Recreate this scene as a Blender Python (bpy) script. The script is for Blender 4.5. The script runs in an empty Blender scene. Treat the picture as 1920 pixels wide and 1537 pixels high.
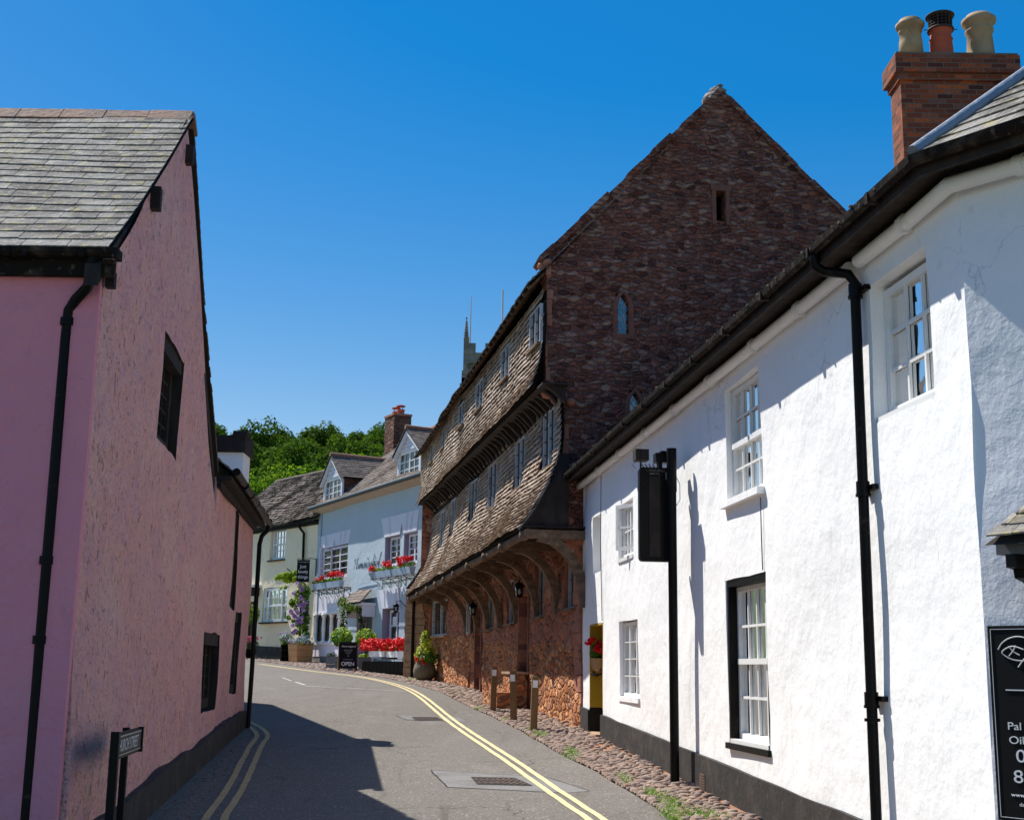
import bpy, bmesh, math, random
from mathutils import Vector, Matrix, noise
V = Vector
rnd = random.Random(7)
PI = math.pi
sc = bpy.context.scene
COL = sc.collection
# ------------------------------------------------------------------ camera
F = 2400.0; PITCH = math.atan(486/F); ROLL = math.radians(.85); EZ = 1.6
cr, sr = math.cos(ROLL), math.sin(ROLL)
_fw = V((0, math.cos(PITCH), math.sin(PITCH))); _up0 = V((0, -math.sin(PITCH), math.cos(PITCH))); _rt0 = V((1, 0, 0))
_rt = _rt0*cr + _up0*sr; _up = _up0*cr - _rt0*sr
cam = bpy.data.objects.new('camera', bpy.data.cameras.new('camera')); COL.objects.link(cam)
m = Matrix((( _rt.x, _up.x, -_fw.x, 0), (_rt.y, _up.y, -_fw.y, 0), (_rt.z, _up.z, -_fw.z, EZ), (0, 0, 0, 1)))
cam.matrix_world = m
cam.data.sensor_width = 36; cam.data.lens = F/1920*36; cam.data.clip_end = 3000; cam.data.clip_start = .1
sc.camera = cam
def at(px, py, Y):
    d = _rt*((px-960)/F) - _up*((py-768.5)/F) + _fw
    return V((d.x/d.y*Y, Y, EZ + d.z/d.y*Y))
def G(Y):
    return -.35 + .04*Y if Y < 64 else 2.21
# ------------------------------------------------------------------ sky, sun
SA, SE = math.radians(42), math.radians(52.3)
tosun = V((-math.cos(SA)*math.cos(SE), math.sin(SA)*math.cos(SE), math.sin(SE)))
SKA, SKB, SKC, SKV = .575, 3.0, .735, .69
w = bpy.data.worlds.new('World'); sc.world = w; w.use_nodes = True
nt = w.node_tree; bg = nt.nodes['Background']
sky = nt.nodes.new('ShaderNodeTexSky'); sky.sky_type = 'NISHITA'; sky.sun_disc = False
sky.sun_elevation = SE; sky.sun_rotation = math.atan2(tosun.x, tosun.y) % (2*PI)
sky.altitude = 300; sky.air_density = 1.0; sky.dust_density = .15; sky.ozone_density = 2.0
SKS = .10      # polarised deep blue sky: compress its brightness range, raise its saturation
def wm(op, a, b):
    x = nt.nodes.new('ShaderNodeMath'); x.operation = op
    for i, q in enumerate((a, b)):
        if isinstance(q, (int, float)): x.inputs[i].default_value = q
        else: nt.links.new(q, x.inputs[i])
    return x.outputs[0]
sep_ = nt.nodes.new('ShaderNodeSeparateColor'); sep_.mode = 'HSV'; nt.links.new(sky.outputs[0], sep_.inputs[0])
com_ = nt.nodes.new('ShaderNodeCombineColor'); com_.mode = 'HSV'
nt.links.new(wm('SUBTRACT', sep_.outputs[0], .002), com_.inputs[0])
nt.links.new(wm('MINIMUM', wm('MAXIMUM', wm('ADD', wm('MULTIPLY', wm('SUBTRACT', sep_.outputs[1], SKA), SKB), SKC), .3), .985), com_.inputs[1])
nt.links.new(wm('MULTIPLY', wm('POWER', wm('MULTIPLY', sep_.outputs[2], .105), .55), SKV/SKS), com_.inputs[2])
nt.links.new(com_.outputs[0], bg.inputs[0])
bg.inputs[1].default_value = SKS
sun = bpy.data.objects.new('sun', bpy.data.lights.new('sun', 'SUN')); COL.objects.link(sun)
sun.data.energy = 5.0; sun.data.angle = math.radians(.53); sun.data.color = (1, .95, .87)
sun.rotation_euler = tosun.to_track_quat('Z', 'Y').to_euler()
sc.view_settings.view_transform = 'Standard'; sc.view_settings.look = 'None'; sc.view_settings.exposure = .46; sc.view_settings.gamma = 1
sc.cycles.max_bounces = 8; sc.cycles.transparent_max_bounces = 12
# ------------------------------------------------------------------ materials
class N:
    def __init__(s, name):
        s.m = bpy.data.materials.new(name); s.m.use_nodes = True; s.t = s.m.node_tree
        s.b = s.t.nodes['Principled BSDF']; s.out = s.t.nodes['Material Output']
        s.tc = s.t.nodes.new('ShaderNodeTexCoord').outputs['Object']
    def n(s, typ, **k):
        x = s.t.nodes.new(typ)
        for a, b in k.items(): setattr(x, a, b)
        return x
    def l(s, a, b): s.t.links.new(a, b)
    def val(s, sock, v):
        if hasattr(v, 'is_linked') or hasattr(v, 'node'): s.l(v, sock)
        else: sock.default_value = v
    def math(s, op, a, b=0.0, clamp=False):
        x = s.n('ShaderNodeMath', operation=op, use_clamp=clamp); s.val(x.inputs[0], a); s.val(x.inputs[1], b); return x.outputs[0]
    def mix(s, f, a, b, mode='MIX'):
        x = s.n('ShaderNodeMix', data_type='RGBA', blend_type=mode); s.val(x.inputs[0], f); s.val(x.inputs[6], a); s.val(x.inputs[7], b); return x.outputs[2]
    def stretch(s, v, sc3):
        x = s.n('ShaderNodeVectorMath', operation='MULTIPLY'); s.l(v, x.inputs[0]); x.inputs[1].default_value = sc3; return x.outputs[0]
    def noise(s, scale, st=None, det=4, rough=.6, vec=None, dist=0):
        x = s.n('ShaderNodeTexNoise'); x.inputs['Scale'].default_value = scale; x.inputs['Detail'].default_value = det; x.inputs['Roughness'].default_value = rough
        x.inputs['Distortion'].default_value = dist
        v = vec or s.tc
        if st: v = s.stretch(v, st)
        s.l(v, x.inputs['Vector']); return x.outputs['Fac']
    def rng(s, v, lo, hi, a=0., b=1.):
        x = s.n('ShaderNodeMapRange'); s.l(v, x.inputs[0]); x.inputs[1].default_value = lo; x.inputs[2].default_value = hi; x.inputs[3].default_value = a; x.inputs[4].default_value = b; return x.outputs[0]
    def ramp(s, v, cols, mode='LINEAR'):
        x = s.n('ShaderNodeValToRGB'); cr_ = x.color_ramp; cr_.interpolation = mode
        k = len(cols)
        while len(cr_.elements) < k: cr_.elements.new(.5)
        for i, c in enumerate(cols):
            p, c = c if isinstance(c[0], (int, float)) and len(c) == 2 else (i/max(1, k-1) if mode == 'LINEAR' else i/k, c)
            cr_.elements[i].position = p; cr_.elements[i].color = (*c, 1)
        s.l(v, x.inputs[0]); return x.outputs[0]
    def bump(s, h, dist, strength=1, nrm=None):
        x = s.n('ShaderNodeBump'); x.inputs['Strength'].default_value = strength; x.inputs['Distance'].default_value = dist; s.l(h, x.inputs['Height'])
        if nrm: s.l(nrm, x.inputs['Normal'])
        return x.outputs[0]
def c4(c): return (*c, 1)
def mat(name, col, rough=.85, layers=(), bumps=(), metallic=0, spec=.3, island=None, var=.0, coat=0, cracks=None, runs=None):
    s = N(name); c = c4(col)
    if island:
        g = s.n('ShaderNodeNewGeometry'); c = s.ramp(g.outputs['Random Per Island'], island)
    for (sc_, lo, hi, lc, fac, *st) in layers:
        f = s.rng(s.noise(sc_, st[0] if st else None), lo, hi, 0, fac)
        c = s.mix(f, c, c4(lc))
    if var:
        f = s.noise(2.3, det=6); c = s.mix(s.rng(f, .3, .7, 0, var), c, s.mix(1., c, (.35, .33, .3, 1), 'MULTIPLY'))
    ck = None
    if cracks:
        wn = s.n('ShaderNodeTexNoise'); wn.inputs['Scale'].default_value = 3; wn.inputs['Detail'].default_value = 6; s.l(s.tc, wn.inputs['Vector'])
        of = s.n('ShaderNodeVectorMath', operation='MULTIPLY_ADD'); s.l(wn.outputs['Color'], of.inputs[0]); of.inputs[1].default_value = (.5, .5, .5); s.l(s.tc, of.inputs[2])
        vo = s.n('ShaderNodeTexVoronoi', feature='DISTANCE_TO_EDGE'); vo.inputs['Scale'].default_value = cracks[0]; s.l(of.outputs[0], vo.inputs['Vector'])
        ck = s.math('MULTIPLY', s.rng(vo.outputs[0], .002, .008, 1, 0), s.rng(s.noise(.9, det=3), .5, .6, 0, 1)); c = s.mix(s.math('MULTIPLY', ck, cracks[1]), c, c4(cracks[2]))
    if runs:
        f = s.math('MULTIPLY', s.rng(s.noise(5, (1, 1, .09), det=4), .58, .72, 0, 1), s.rng(s.noise(1.1, det=2), .48, .64, 0, 1)); c = s.mix(s.math('MULTIPLY', f, runs[1]), c, c4(runs[0]))
    if hasattr(c, 'node'): s.l(c, s.b.inputs['Base Color'])
    else: s.b.inputs['Base Color'].default_value = c
    s.b.inputs['Roughness'].default_value = rough; s.b.inputs['Metallic'].default_value = metallic; s.b.inputs['Specular IOR Level'].default_value = spec
    if coat: s.b.inputs['Coat Weight'].default_value = coat
    nrm = None
    for (sc_, dist, *st) in bumps:
        nrm = s.bump(s.noise(sc_, st[0] if st else None, det=5), dist, 1, nrm)
    if nrm: s.l(nrm, s.b.inputs['Normal'])
    return s.m
def stone(name, cols, mortar, scale=(3.2, 3.2, 6.5), lichen=0, bd=.03, mort_w=.035, extra=None, dark=0):
    s = N(name)
    w1 = s.n('ShaderNodeTexNoise'); w1.inputs['Scale'].default_value = 3.5; w1.inputs['Detail'].default_value = 3; s.l(s.tc, w1.inputs['Vector'])
    off = s.n('ShaderNodeVectorMath', operation='MULTIPLY_ADD'); s.l(w1.outputs['Color'], off.inputs[0]); off.inputs[1].default_value = (.16, .16, .12); s.l(s.tc, off.inputs[2])
    vec = s.stretch(off.outputs[0], scale)
    v1 = s.n('ShaderNodeTexVoronoi'); v1.inputs['Scale'].default_value = 1; s.l(vec, v1.inputs['Vector'])
    v2 = s.n('ShaderNodeTexVoronoi', feature='DISTANCE_TO_EDGE'); v2.inputs['Scale'].default_value = 1; s.l(vec, v2.inputs['Vector'])
    sep = s.n('ShaderNodeSeparateColor'); s.l(v1.outputs['Color'], sep.inputs[0])
    c = s.ramp(sep.outputs[0], cols)
    c = s.mix(s.rng(s.noise(14, det=6), .35, .75, 0, .5), c, s.mix(1., c, (.45, .4, .42, 1), 'MULTIPLY'))
    c = s.mix(s.rng(sep.outputs[1], .88, .93, 0, .55), c, c4((.42, .28, .2)))
    mm = s.rng(v2.outputs[0], mort_w*.4, mort_w*1.6, 1, 0)
    mm = s.math('MULTIPLY', mm, s.rng(s.noise(1.3, det=3), .3, .6, .35, 1))
    c = s.mix(mm, c, c4(mortar))
    if extra: c = s.mix(s.rng(s.noise(extra[0], extra[4] if len(extra) > 4 else None, det=5), extra[1], extra[2]), c, c4(extra[3]))
    if lichen:
        f = s.rng(s.noise(9, det=8, rough=.75), .56, .66, 0, 1); f = s.math('MULTIPLY', f, s.rng(s.noise(.55, det=2), .45, .62))
        f = s.math('MULTIPLY', f, lichen); c = s.mix(f, c, c4((.3, .27, .25)))
    s.l(c, s.b.inputs['Base Color']); s.b.inputs['Roughness'].default_value = .93; s.b.inputs['Specular IOR Level'].default_value = .15
    h = s.rng(v2.outputs[0], 0, .22, 0, 1); hh = s.math('ADD', h, s.math('MULTIPLY', s.noise(11, det=6), .9))
    hh = s.math('ADD', hh, s.math('MULTIPLY', sep.outputs[2], .5))
    s.l(s.bump(hh, bd), s.b.inputs['Normal'])
    return s.m
def brick(name, c1, c2, mortar, scale=1):
    s = N(name); sp = s.n('ShaderNodeSeparateXYZ'); s.l(s.tc, sp.inputs[0])
    cb = s.n('ShaderNodeCombineXYZ'); s.l(s.math('ADD', sp.outputs[0], sp.outputs[1]), cb.inputs[0]); s.l(sp.outputs[2], cb.inputs[1])
    d = s.n('ShaderNodeTexNoise'); d.inputs['Scale'].default_value = 9; s.l(s.tc, d.inputs['Vector'])
    o = s.n('ShaderNodeVectorMath', operation='MULTIPLY_ADD'); s.l(d.outputs['Color'], o.inputs[0]); o.inputs[1].default_value = (.012, .012, 0); s.l(cb.outputs[0], o.inputs[2])
    b = s.n('ShaderNodeTexBrick'); s.l(o.outputs[0], b.inputs['Vector']); b.inputs['Scale'].default_value = 1; b.inputs['Brick Width'].default_value = .24; b.inputs['Row Height'].default_value = .078; b.inputs['Mortar Size'].default_value = .008
    b.inputs['Color1'].default_value = (0, 0, 0, 1); b.inputs['Color2'].default_value = (1, 1, 1, 1); b.inputs['Mortar'].default_value = (.5, .5, .5, 1); b.inputs['Bias'].default_value = 0
    bw = s.n('ShaderNodeRGBToBW'); s.l(b.outputs['Color'], bw.inputs[0])
    c = s.ramp(bw.outputs[0], [(.0, (.07, .025, .02)), (.25, (.2, .055, .03)), (.6, c1), (.85, c2), (1, (.2, .09, .07))])
    c = s.mix(s.rng(s.noise(25, det=5), .4, .7, 0, .5), c, c4((.07, .035, .03)))
    c = s.mix(b.outputs['Fac'], c, c4(mortar))
    c = s.mix(s.rng(s.noise(3.5, det=6), .62, .7, 0, .5), c, c4((.3, .2, .15)))
    s.l(c, s.b.inputs['Base Color']); s.b.inputs['Roughness'].default_value = .9; s.b.inputs['Specular IOR Level'].default_value = .2
    h = s.math('ADD', s.math('SUBTRACT', 1, b.outputs['Fac']), s.math('MULTIPLY', s.noise(40), .5)); s.l(s.bump(h, .012), s.b.inputs['Normal'])
    return s.m
def leafmat(name, cols, trans=.35, rough=.5, spec=.25):
    s = N(name); g = s.n('ShaderNodeNewGeometry'); c = s.ramp(g.outputs['Random Per Island'], cols)
    s.b.inputs['Coat Weight'].default_value = 0; oi = s.n('ShaderNodeObjectInfo'); c = s.mix(s.rng(oi.outputs['Random'], 0, 1, 0, .55), c, s.mix(1., c, (.55, .72, .6, 1), 'MULTIPLY'))
    s.l(c, s.b.inputs['Base Color']); s.b.inputs['Roughness'].default_value = rough; s.b.inputs['Specular IOR Level'].default_value = spec
    tr = s.n('ShaderNodeBsdfTranslucent'); s.l(s.mix(1., c, (1.4, 1.5, .6, 1), 'MULTIPLY'), tr.inputs[0])
    mx = s.n('ShaderNodeMixShader'); mx.inputs[0].default_value = trans; s.l(s.b.outputs[0], mx.inputs[1]); s.l(tr.outputs[0], mx.inputs[2]); s.l(mx.outputs[0], s.out.inputs[0])
    return s.m
def glassmat(name, opaque=None, rough=.03, wav=.004):
    s = N(name)
    gl = s.n('ShaderNodeBsdfGlossy'); gl.inputs['Roughness'].default_value = rough
    if opaque: tr = s.n('ShaderNodeBsdfDiffuse'); tr.inputs[0].default_value = c4(opaque)
    else: tr = s.n('ShaderNodeBsdfTransparent'); tr.inputs[0].default_value = (.82, .88, .86, 1)
    fr = s.n('ShaderNodeFresnel'); fr.inputs[0].default_value = 2.6 if opaque else 2.1
    nb = s.bump(s.noise(2.5, det=2), wav); s.l(nb, gl.inputs['Normal'])
    mx = s.n('ShaderNodeMixShader'); s.l(fr.outputs[0], mx.inputs[0]); s.l(tr.outputs[0], mx.inputs[1]); s.l(gl.outputs[0], mx.inputs[2]); s.l(mx.outputs[0], s.out.inputs[0])
    return s.m
M = {}
M['pink'] = mat('pink_limewash', (.96, .50, .44), .92, [(2.0, .44, .6, (.84, .42, .46), .55), (.9, .48, .66, (.97, .60, .50), .7), (4, .54, .62, (.93, .43, .36), .4), (6.5, .56, .63, (.72, .40, .50), .5, (1, 1, .8)), (12, .60, .64, (.36, .17, .14), .7, (1, 1, .8)), (24, .61, .66, (.42, .2, .14), .7), (45, .6, .66, (.98, .7, .6), .4)], [(1.6, .16), (5, .09), (14, .05), (40, .015)])
M['pinkf'] = mat('shaded_pink_limewash', (.74, .27, .32), .92, [(1.1, .42, .65, (.66, .24, .31), .5), (.8, .5, .7, (.80, .33, .34), .3), (9, .6, .7, (.55, .22, .27), .35, (1, 1, .3)), (30, .68, .72, (.3, .14, .14), .5)], [(2, .05), (8, .012), (30, .004)])  # front wall: its shade is put into a darker, mauve pink
M['white'] = mat('white_limewash', (.90, .90, .89), .9, [(1.1, .5, .75, (.80, .81, .82), .35), (5, .63, .72, (.66, .64, .6), .25), (26, .70, .74, (.45, .42, .38), .5)], [(1.3, .04), (4, .007), (30, .001)], cracks=(.8, .45, (.5, .48, .46)), runs=((.58, .55, .49), .42))
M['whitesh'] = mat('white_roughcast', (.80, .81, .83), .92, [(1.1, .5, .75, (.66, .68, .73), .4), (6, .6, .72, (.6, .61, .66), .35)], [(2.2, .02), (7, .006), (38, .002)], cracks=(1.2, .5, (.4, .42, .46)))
M['plinth'] = mat('black_plinth_paint', (.032, .030, .029), .8, [(2.5, .5, .7, (.085, .072, .062), .55), (8, .6, .72, (.17, .11, .08), .35)], [(5, .02), (30, .004)])
M['cream'] = mat('cream_render', (.95, .80, .56), .92, [(1.2, .5, .7, (.84, .72, .52), .5), (4, .6, .7, (.70, .60, .45), .3)], [(1.7, .06), (7, .02), (30, .004)], cracks=(.6, .4, (.4, .36, .3)), runs=((.55, .48, .36), .4))
M['blue'] = mat('pale_blue_render', (.44, .53, .60), .92, [(1.0, .45, .7, (.40, .49, .56), .5), (5, .62, .72, (.42, .48, .53), .3)], [(2, .03), (20, .005)], cracks=(.5, .3, (.3, .36, .4)), runs=((.40, .45, .5), .3))
M['soffit'] = mat('tan_soffit_boards', (.50, .40, .31), .9, [(4, .45, .65, (.40, .31, .24), .5)])
M['lilac'] = mat('lilac_white_paint', (.68, .69, .77), .8, [(3, .5, .7, (.64, .60, .72), .4)], [(12, .004)])
M['lilacd'] = mat('mauve_grey_paint', (.40, .35, .47), .85, [(3, .5, .7, (.33, .28, .4), .4)])
M['paint'] = mat('white_gloss_paint', (.80, .80, .78), .45, [(6, .6, .72, (.62, .6, .55), .35)], [(20, .002)], spec=.4)
M['greyp'] = mat('grey_leaded_frame', (.42, .44, .47), .5, [(5, .5, .7, (.36, .39, .43), .4)], spec=.4)
M['black'] = mat('black_gloss_paint', (.004, .0035, .0035), .42, [(7, .64, .7, (.07, .045, .035), .4)], [(9, .006)], spec=.14)
M['gutterk'] = mat('old_black_gutter', (.014, .010, .008), .75, [(6, .52, .66, (.075, .055, .04), .6), (16, .6, .68, (.16, .13, .09), .5)], [(14, .01)], spec=.1)
M['blackm'] = mat('black_powder_coat', (.005, .0045, .0045), .48, [], [(4, .001)], spec=.14)
M['iron'] = mat('weathered_cast_iron', (.10, .075, .062), .6, [(8, .45, .65, (.2, .12, .08), .6)], [(30, .004)])
M['dwood'] = mat('tarred_timber', (.022, .017, .015), .8, [(5, .45, .65, (.06, .042, .033), .6, (1, 1, .4))], [(16, .01)])
M['timber'] = mat('old_oak', (.20, .13, .085), .9, [(4, .4, .65, (.085, .055, .036), .75, (1, 1, 2)), (9, .55, .7, (.36, .25, .16), .5)], [(5, .03), (24, .012)])
M['oakpost'] = mat('oak_post', (.21, .125, .055), .8, [(9, .45, .65, (.12, .07, .03), .6, (1, 1, .15))], [(24, .006, (1, 1, .15))])
M['plank'] = mat('tan_planter_wood', (.50, .29, .13), .75, [(6, .45, .65, (.34, .18, .07), .6, (1, 1, 3))], [(20, .005)])
M['slate'] = mat('lichened_slate', (.2, .2, .2), .9, [(4, .48, .60, (.33, .305, .265), .7), (2.1, .5, .62, (.075, .066, .06), .7), (7.5, .57, .63, (.40, .34, .12), .6), (22, .59, .64, (.52, .49, .42), .65), (13, .62, .67, (.05, .04, .035), .7)], [(6, .03), (28, .012)], island=[(.06, .055, .05), (.19, .175, .155), (.10, .09, .08), (.30, .28, .25), (.13, .12, .105), (.08, .07, .062), (.23, .21, .185)])
M['slateb'] = mat('brown_slate', (.2, .2, .2), .9, [(5, .5, .64, (.27, .22, .18), .5), (12, .6, .7, (.38, .34, .29), .5)], [(9, .02)], island=[(.08, .06, .052), (.17, .13, .11), (.12, .095, .08), (.25, .20, .17), (.14, .11, .095)])
M['ntile'] = mat('hung_stone_slate', (.3, .25, .2), .9, [(5, .48, .64, (.50, .38, .27), .4), (2.2, .50, .66, (.20, .135, .09), .6), (15, .6, .7, (.60, .53, .43), .5), (1.3, .64, .70, (.58, .27, .05), .5)], [(9, .02), (34, .006)], island=[(.30, .22, .165), (.55, .44, .35), (.40, .31, .245), (.62, .53, .44), (.24, .18, .145), (.50, .415, .345)])
M['terra'] = mat('terracotta_ridge', (.30, .15, .10), .85, [(5, .45, .62, (.16, .11, .085), .7), (11, .56, .66, (.38, .32, .22), .5)], [(14, .012)])
M['under'] = mat('dark_roof_felt', (.03, .025, .02), .95)
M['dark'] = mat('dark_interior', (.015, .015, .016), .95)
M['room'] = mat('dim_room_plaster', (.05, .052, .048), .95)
M['curtain'] = mat('pale_curtain', (.36, .37, .34), .95, [], [(18, .03, (1, 1, .04))])
M['glass'] = glassmat('old_glass')
M['glassd'] = glassmat('dark_leaded_glass', (.015, .02, .028), .04, .012)
M['asph'] = None
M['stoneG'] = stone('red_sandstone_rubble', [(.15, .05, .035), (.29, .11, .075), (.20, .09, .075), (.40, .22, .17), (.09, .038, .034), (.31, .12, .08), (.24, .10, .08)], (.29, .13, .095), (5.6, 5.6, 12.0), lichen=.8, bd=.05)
M['stoneN'] = stone('sunlit_orange_rubble', [(.50, .19, .085), (.74, .33, .15), (.34, .14, .08), (.82, .45, .24), (.60, .25, .11), (.38, .19, .13)], (.74, .32, .13), (4.2, 4.2, 7.0), bd=.11, mort_w=.05)  # exposed orange rubble, sunlight at the wall base put into the colour
M['stoneP'] = stone('shaded_red_rubble', [(.33, .13, .085), (.42, .165, .10), (.24, .105, .075), (.46, .21, .14), (.30, .12, .08)], (.43, .185, .115), (3.4, 3.4, 4.6), bd=.05, mort_w=.06)  # smoother red rubble, shade under the jetty put into the colour
M['quoin'] = mat('dressed_sandstone', (.40, .17, .11), .9, [(4, .45, .65, (.26, .11, .08), .6), (9, .58, .7, (.5, .27, .17), .5)], [(5, .05), (22, .012)])
M['leadd'] = mat('dark_lead_strip', (.06, .065, .07), .6)
M['quoind'] = mat('dark_dressed_sandstone', (.21, .09, .065), .9, [(4, .45, .65, (.14, .06, .05), .6), (9, .58, .7, (.28, .15, .10), .5)], [(5, .05), (22, .012)])
M['ashlar'] = mat('tan_dressed_stone', (.46, .31, .20), .9, [(4, .45, .65, (.2, .12, .08), .6)], [(6, .03), (22, .01)])
M['tower'] = stone('grey_tower_stone', [(.24, .20, .17), (.34, .29, .25), (.28, .24, .2)], (.2, .18, .16), (1.2, 1.2, 2.2), bd=.05)
M['brick'] = brick('orange_red_brick', (.25, .058, .026), (.46, .115, .035), (.16, .12, .09))
M['brickd'] = stone('dark_rubble_chimney', [(.10, .05, .04), (.2, .1, .07), (.14, .07, .055)], (.1, .06, .05), (3.5, 3.5, 9), bd=.03)
M['potb'] = mat('buff_clay_pot', (.42, .29, .16), .8, [(3, .45, .66, (.20, .14, .09), .8, (1, 1, .6)), (9, .5, .7, (.3, .22, .14), .5)], [(20, .004)])
M['potr'] = mat('red_clay_pot', (.48, .10, .045), .75, [(3, .5, .7, (.30, .07, .04), .5)], [(20, .003)])
M['lead'] = mat('lead_flashing', (.27, .30, .34), .45, [(5, .5, .7, (.16, .18, .2), .5)], [(9, .02)], metallic=.3)
M['olive'] = mat('mustard_paint', (.42, .27, .018), .8, [(2, .5, .7, (.34, .22, .015), .4)], [(8, .01)])
M['chalk'] = mat('chalkboard_black', (.008, .008, .0085), .6, spec=.12)
M['letter'] = mat('white_lettering', (.75, .76, .78), .6)
M['letterg'] = mat('grey_lettering', (.33, .34, .35), .7)
M['ink'] = mat('dark_grey_lettering', (.07, .09, .11), .7)
M['signw'] = mat('street_plate_white', (.62, .62, .60), .5, [(9, .55, .7, (.35, .3, .27), .5)])
M['signbk'] = mat('street_plate_black', (.02, .02, .022), .5)
M['reflw'] = mat('white_reflector', (.8, .8, .8), .3)
M['pot'] = mat('mossy_stone_pot', (.17, .145, .10), .95, [(5, .45, .65, (.09, .09, .05), .6)], [(8, .03)])
M['zinc'] = mat('grey_planter', (.17, .19, .20), .7, [(5, .45, .65, (.1, .11, .12), .5)], [(9, .008)])
M['blackbox'] = mat('black_stained_wood', (.004, .0035, .0035), .85, [], [(10, .01)], spec=.03)
M['boxblue'] = mat('blue_grey_box_paint', (.36, .45, .55), .7, [(5, .5, .7, (.28, .35, .45), .4)])
M['wire'] = mat('rusty_wire', (.05, .035, .03), .7)
M['soil'] = mat('dark_soil', (.03, .02, .014), 1)
M['red'] = mat('geranium_red', (.75, .006, .008), .6, island=[(.62, .004, .01), (.85, .01, .012), (.75, .006, .02), (.92, .03, .02)])
M['pinkfl'] = mat('pink_petals', (.8, .1, .25), .6, island=[(.8, .08, .2), (.9, .3, .4)])
M['purple'] = mat('mauve_petals', (.4, .2, .6), .6, island=[(.36, .16, .46), (.52, .30, .60), (.66, .46, .72)])
M['whitefl'] = mat('white_petals', (.8, .8, .8), .6, island=[(.8, .8, .78), (.6, .68, .6)])
M['silver'] = mat('silver_foliage', (.5, .56, .52), .8, island=[(.5, .57, .54), (.66, .72, .7), (.36, .43, .38)])
M['leaf'] = leafmat('green_leaf', [(.05, .12, .012), (.09, .20, .02), (.15, .28, .03), (.07, .16, .015)])
M['leafy'] = leafmat('yellow_green_leaf', [(.22, .34, .02), (.36, .48, .03), (.46, .55, .04), (.27, .40, .02)])
M['leafc'] = leafmat('conifer_leaf', [(.26, .32, .02), (.40, .42, .03), (.48, .48, .04), (.18, .26, .02)])
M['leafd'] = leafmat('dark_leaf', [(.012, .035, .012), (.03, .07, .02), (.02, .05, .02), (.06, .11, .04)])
M['wood1'] = leafmat('oak_wood_leaf', [(.03, .062, .010), (.065, .12, .018), (.12, .19, .026), (.05, .09, .015)], .3, .9, .02)
M['wood2'] = leafmat('bright_tree_leaf', [(.06, .12, .012), (.12, .205, .02), (.21, .31, .03), (.085, .16, .015)], .4, .9, .03)
M['bark'] = mat('bark', (.09, .065, .045), .95, [], [(12, .03)])
M['grass'] = leafmat('kerb_grass', [(.07, .15, .015), (.13, .24, .03), (.2, .3, .05)])
M['door'] = mat('grey_door_paint', (.10, .11, .125), .6, [(5, .5, .7, (.07, .07, .08), .5)])
M['sand'] = mat('sandy_joint_earth', (.34, .17, .095), .98, [(2, .45, .65, (.24, .13, .08), .6), (12, .55, .7, (.45, .27, .17), .5)], [(20, .015)])
M['cobble'] = mat('worn_cobblestone', (.2, .15, .12), .85, [(9, .5, .65, (.30, .22, .17), .5)], [(24, .008)], island=[(.22, .15, .12), (.32, .235, .19), (.25, .19, .165), (.42, .31, .24), (.17, .13, .115), (.38, .23, .16)])
M['flagp'] = mat('white_pole', (.6, .6, .6), .5)
M['dleaf'] = mat('dry_leaf', (.2, .09, .04), .9, island=[(.25, .11, .05), (.12, .06, .03), (.35, .2, .1)])
def asphalt():
    s = N('street_asphalt')
    c = s.mix(s.rng(s.noise(110, det=3, rough=.8), .35, .7), c4((.125, .112, .098)), c4((.28, .25, .22)))
    c = s.mix(s.rng(s.noise(.45, (1, .3, 1), det=5), .42, .68, 0, .6), c, c4((.16, .14, .12)))
    c = s.mix(s.rng(s.noise(1.7, (1, .35, 1), det=6, rough=.7), .55, .72, 0, .55), c, c4((.26, .235, .21)))
    c = s.mix(s.rng(s.noise(2.2, (1, .5, 1), det=6, rough=.7, dist=.6), .62, .68, 0, .35), c, c4((.07, .062, .056)))
    c = s.mix(s.rng(s.noise(60, det=2), .73, .75, 0, .8), c, c4((.5, .46, .4)))
    va = s.n('ShaderNodeTexVoronoi'); va.inputs['Scale'].default_value = 55; s.l(s.tc, va.inputs['Vector']); sp = s.n('ShaderNodeSeparateColor'); s.l(va.outputs['Color'], sp.inputs[0])
    c = s.mix(s.rng(sp.outputs[0], .0, 1, 0, .5), c, s.mix(1., c, (.5, .5, .5, 1), 'MULTIPLY')); c = s.mix(s.rng(sp.outputs[1], .93, .97, 0, .6), c, c4((.45, .42, .37)))
    wn = s.n('ShaderNodeTexNoise'); wn.inputs['Scale'].default_value = 2; wn.inputs['Detail'].default_value = 8; s.l(s.tc, wn.inputs['Vector'])
    of = s.n('ShaderNodeVectorMath', operation='MULTIPLY_ADD'); s.l(wn.outputs['Color'], of.inputs[0]); of.inputs[1].default_value = (.7, .9, 0); s.l(s.tc, of.inputs[2])
    vo = s.n('ShaderNodeTexVoronoi', feature='DISTANCE_TO_EDGE'); vo.inputs['Scale'].default_value = .42; s.l(of.outputs[0], vo.inputs['Vector'])
    ck = s.math('MULTIPLY', s.rng(vo.outputs[0], .002, .007, 1, 0), s.rng(s.noise(.35, det=2), .5, .56, 0, .65)); c = s.mix(ck, c, c4((.03, .027, .025)))
    c = s.mix(s.rng(s.noise(.9, (1.3, .25, 1), det=7, rough=.75, dist=.8), .57, .70, 0, .55), c, s.mix(1., c, (.48, .45, .42, 1), 'MULTIPLY'))
    s.l(c, s.b.inputs['Base Color']); s.b.inputs['Roughness'].default_value = .88; s.b.inputs['Specular IOR Level'].default_value = .25
    s.l(s.bump(s.noise(70, det=4), .012, 1, s.bump(s.noise(1.2), .04)), s.b.inputs['Normal'])
    return s.m
M['asph'] = asphalt()
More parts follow.
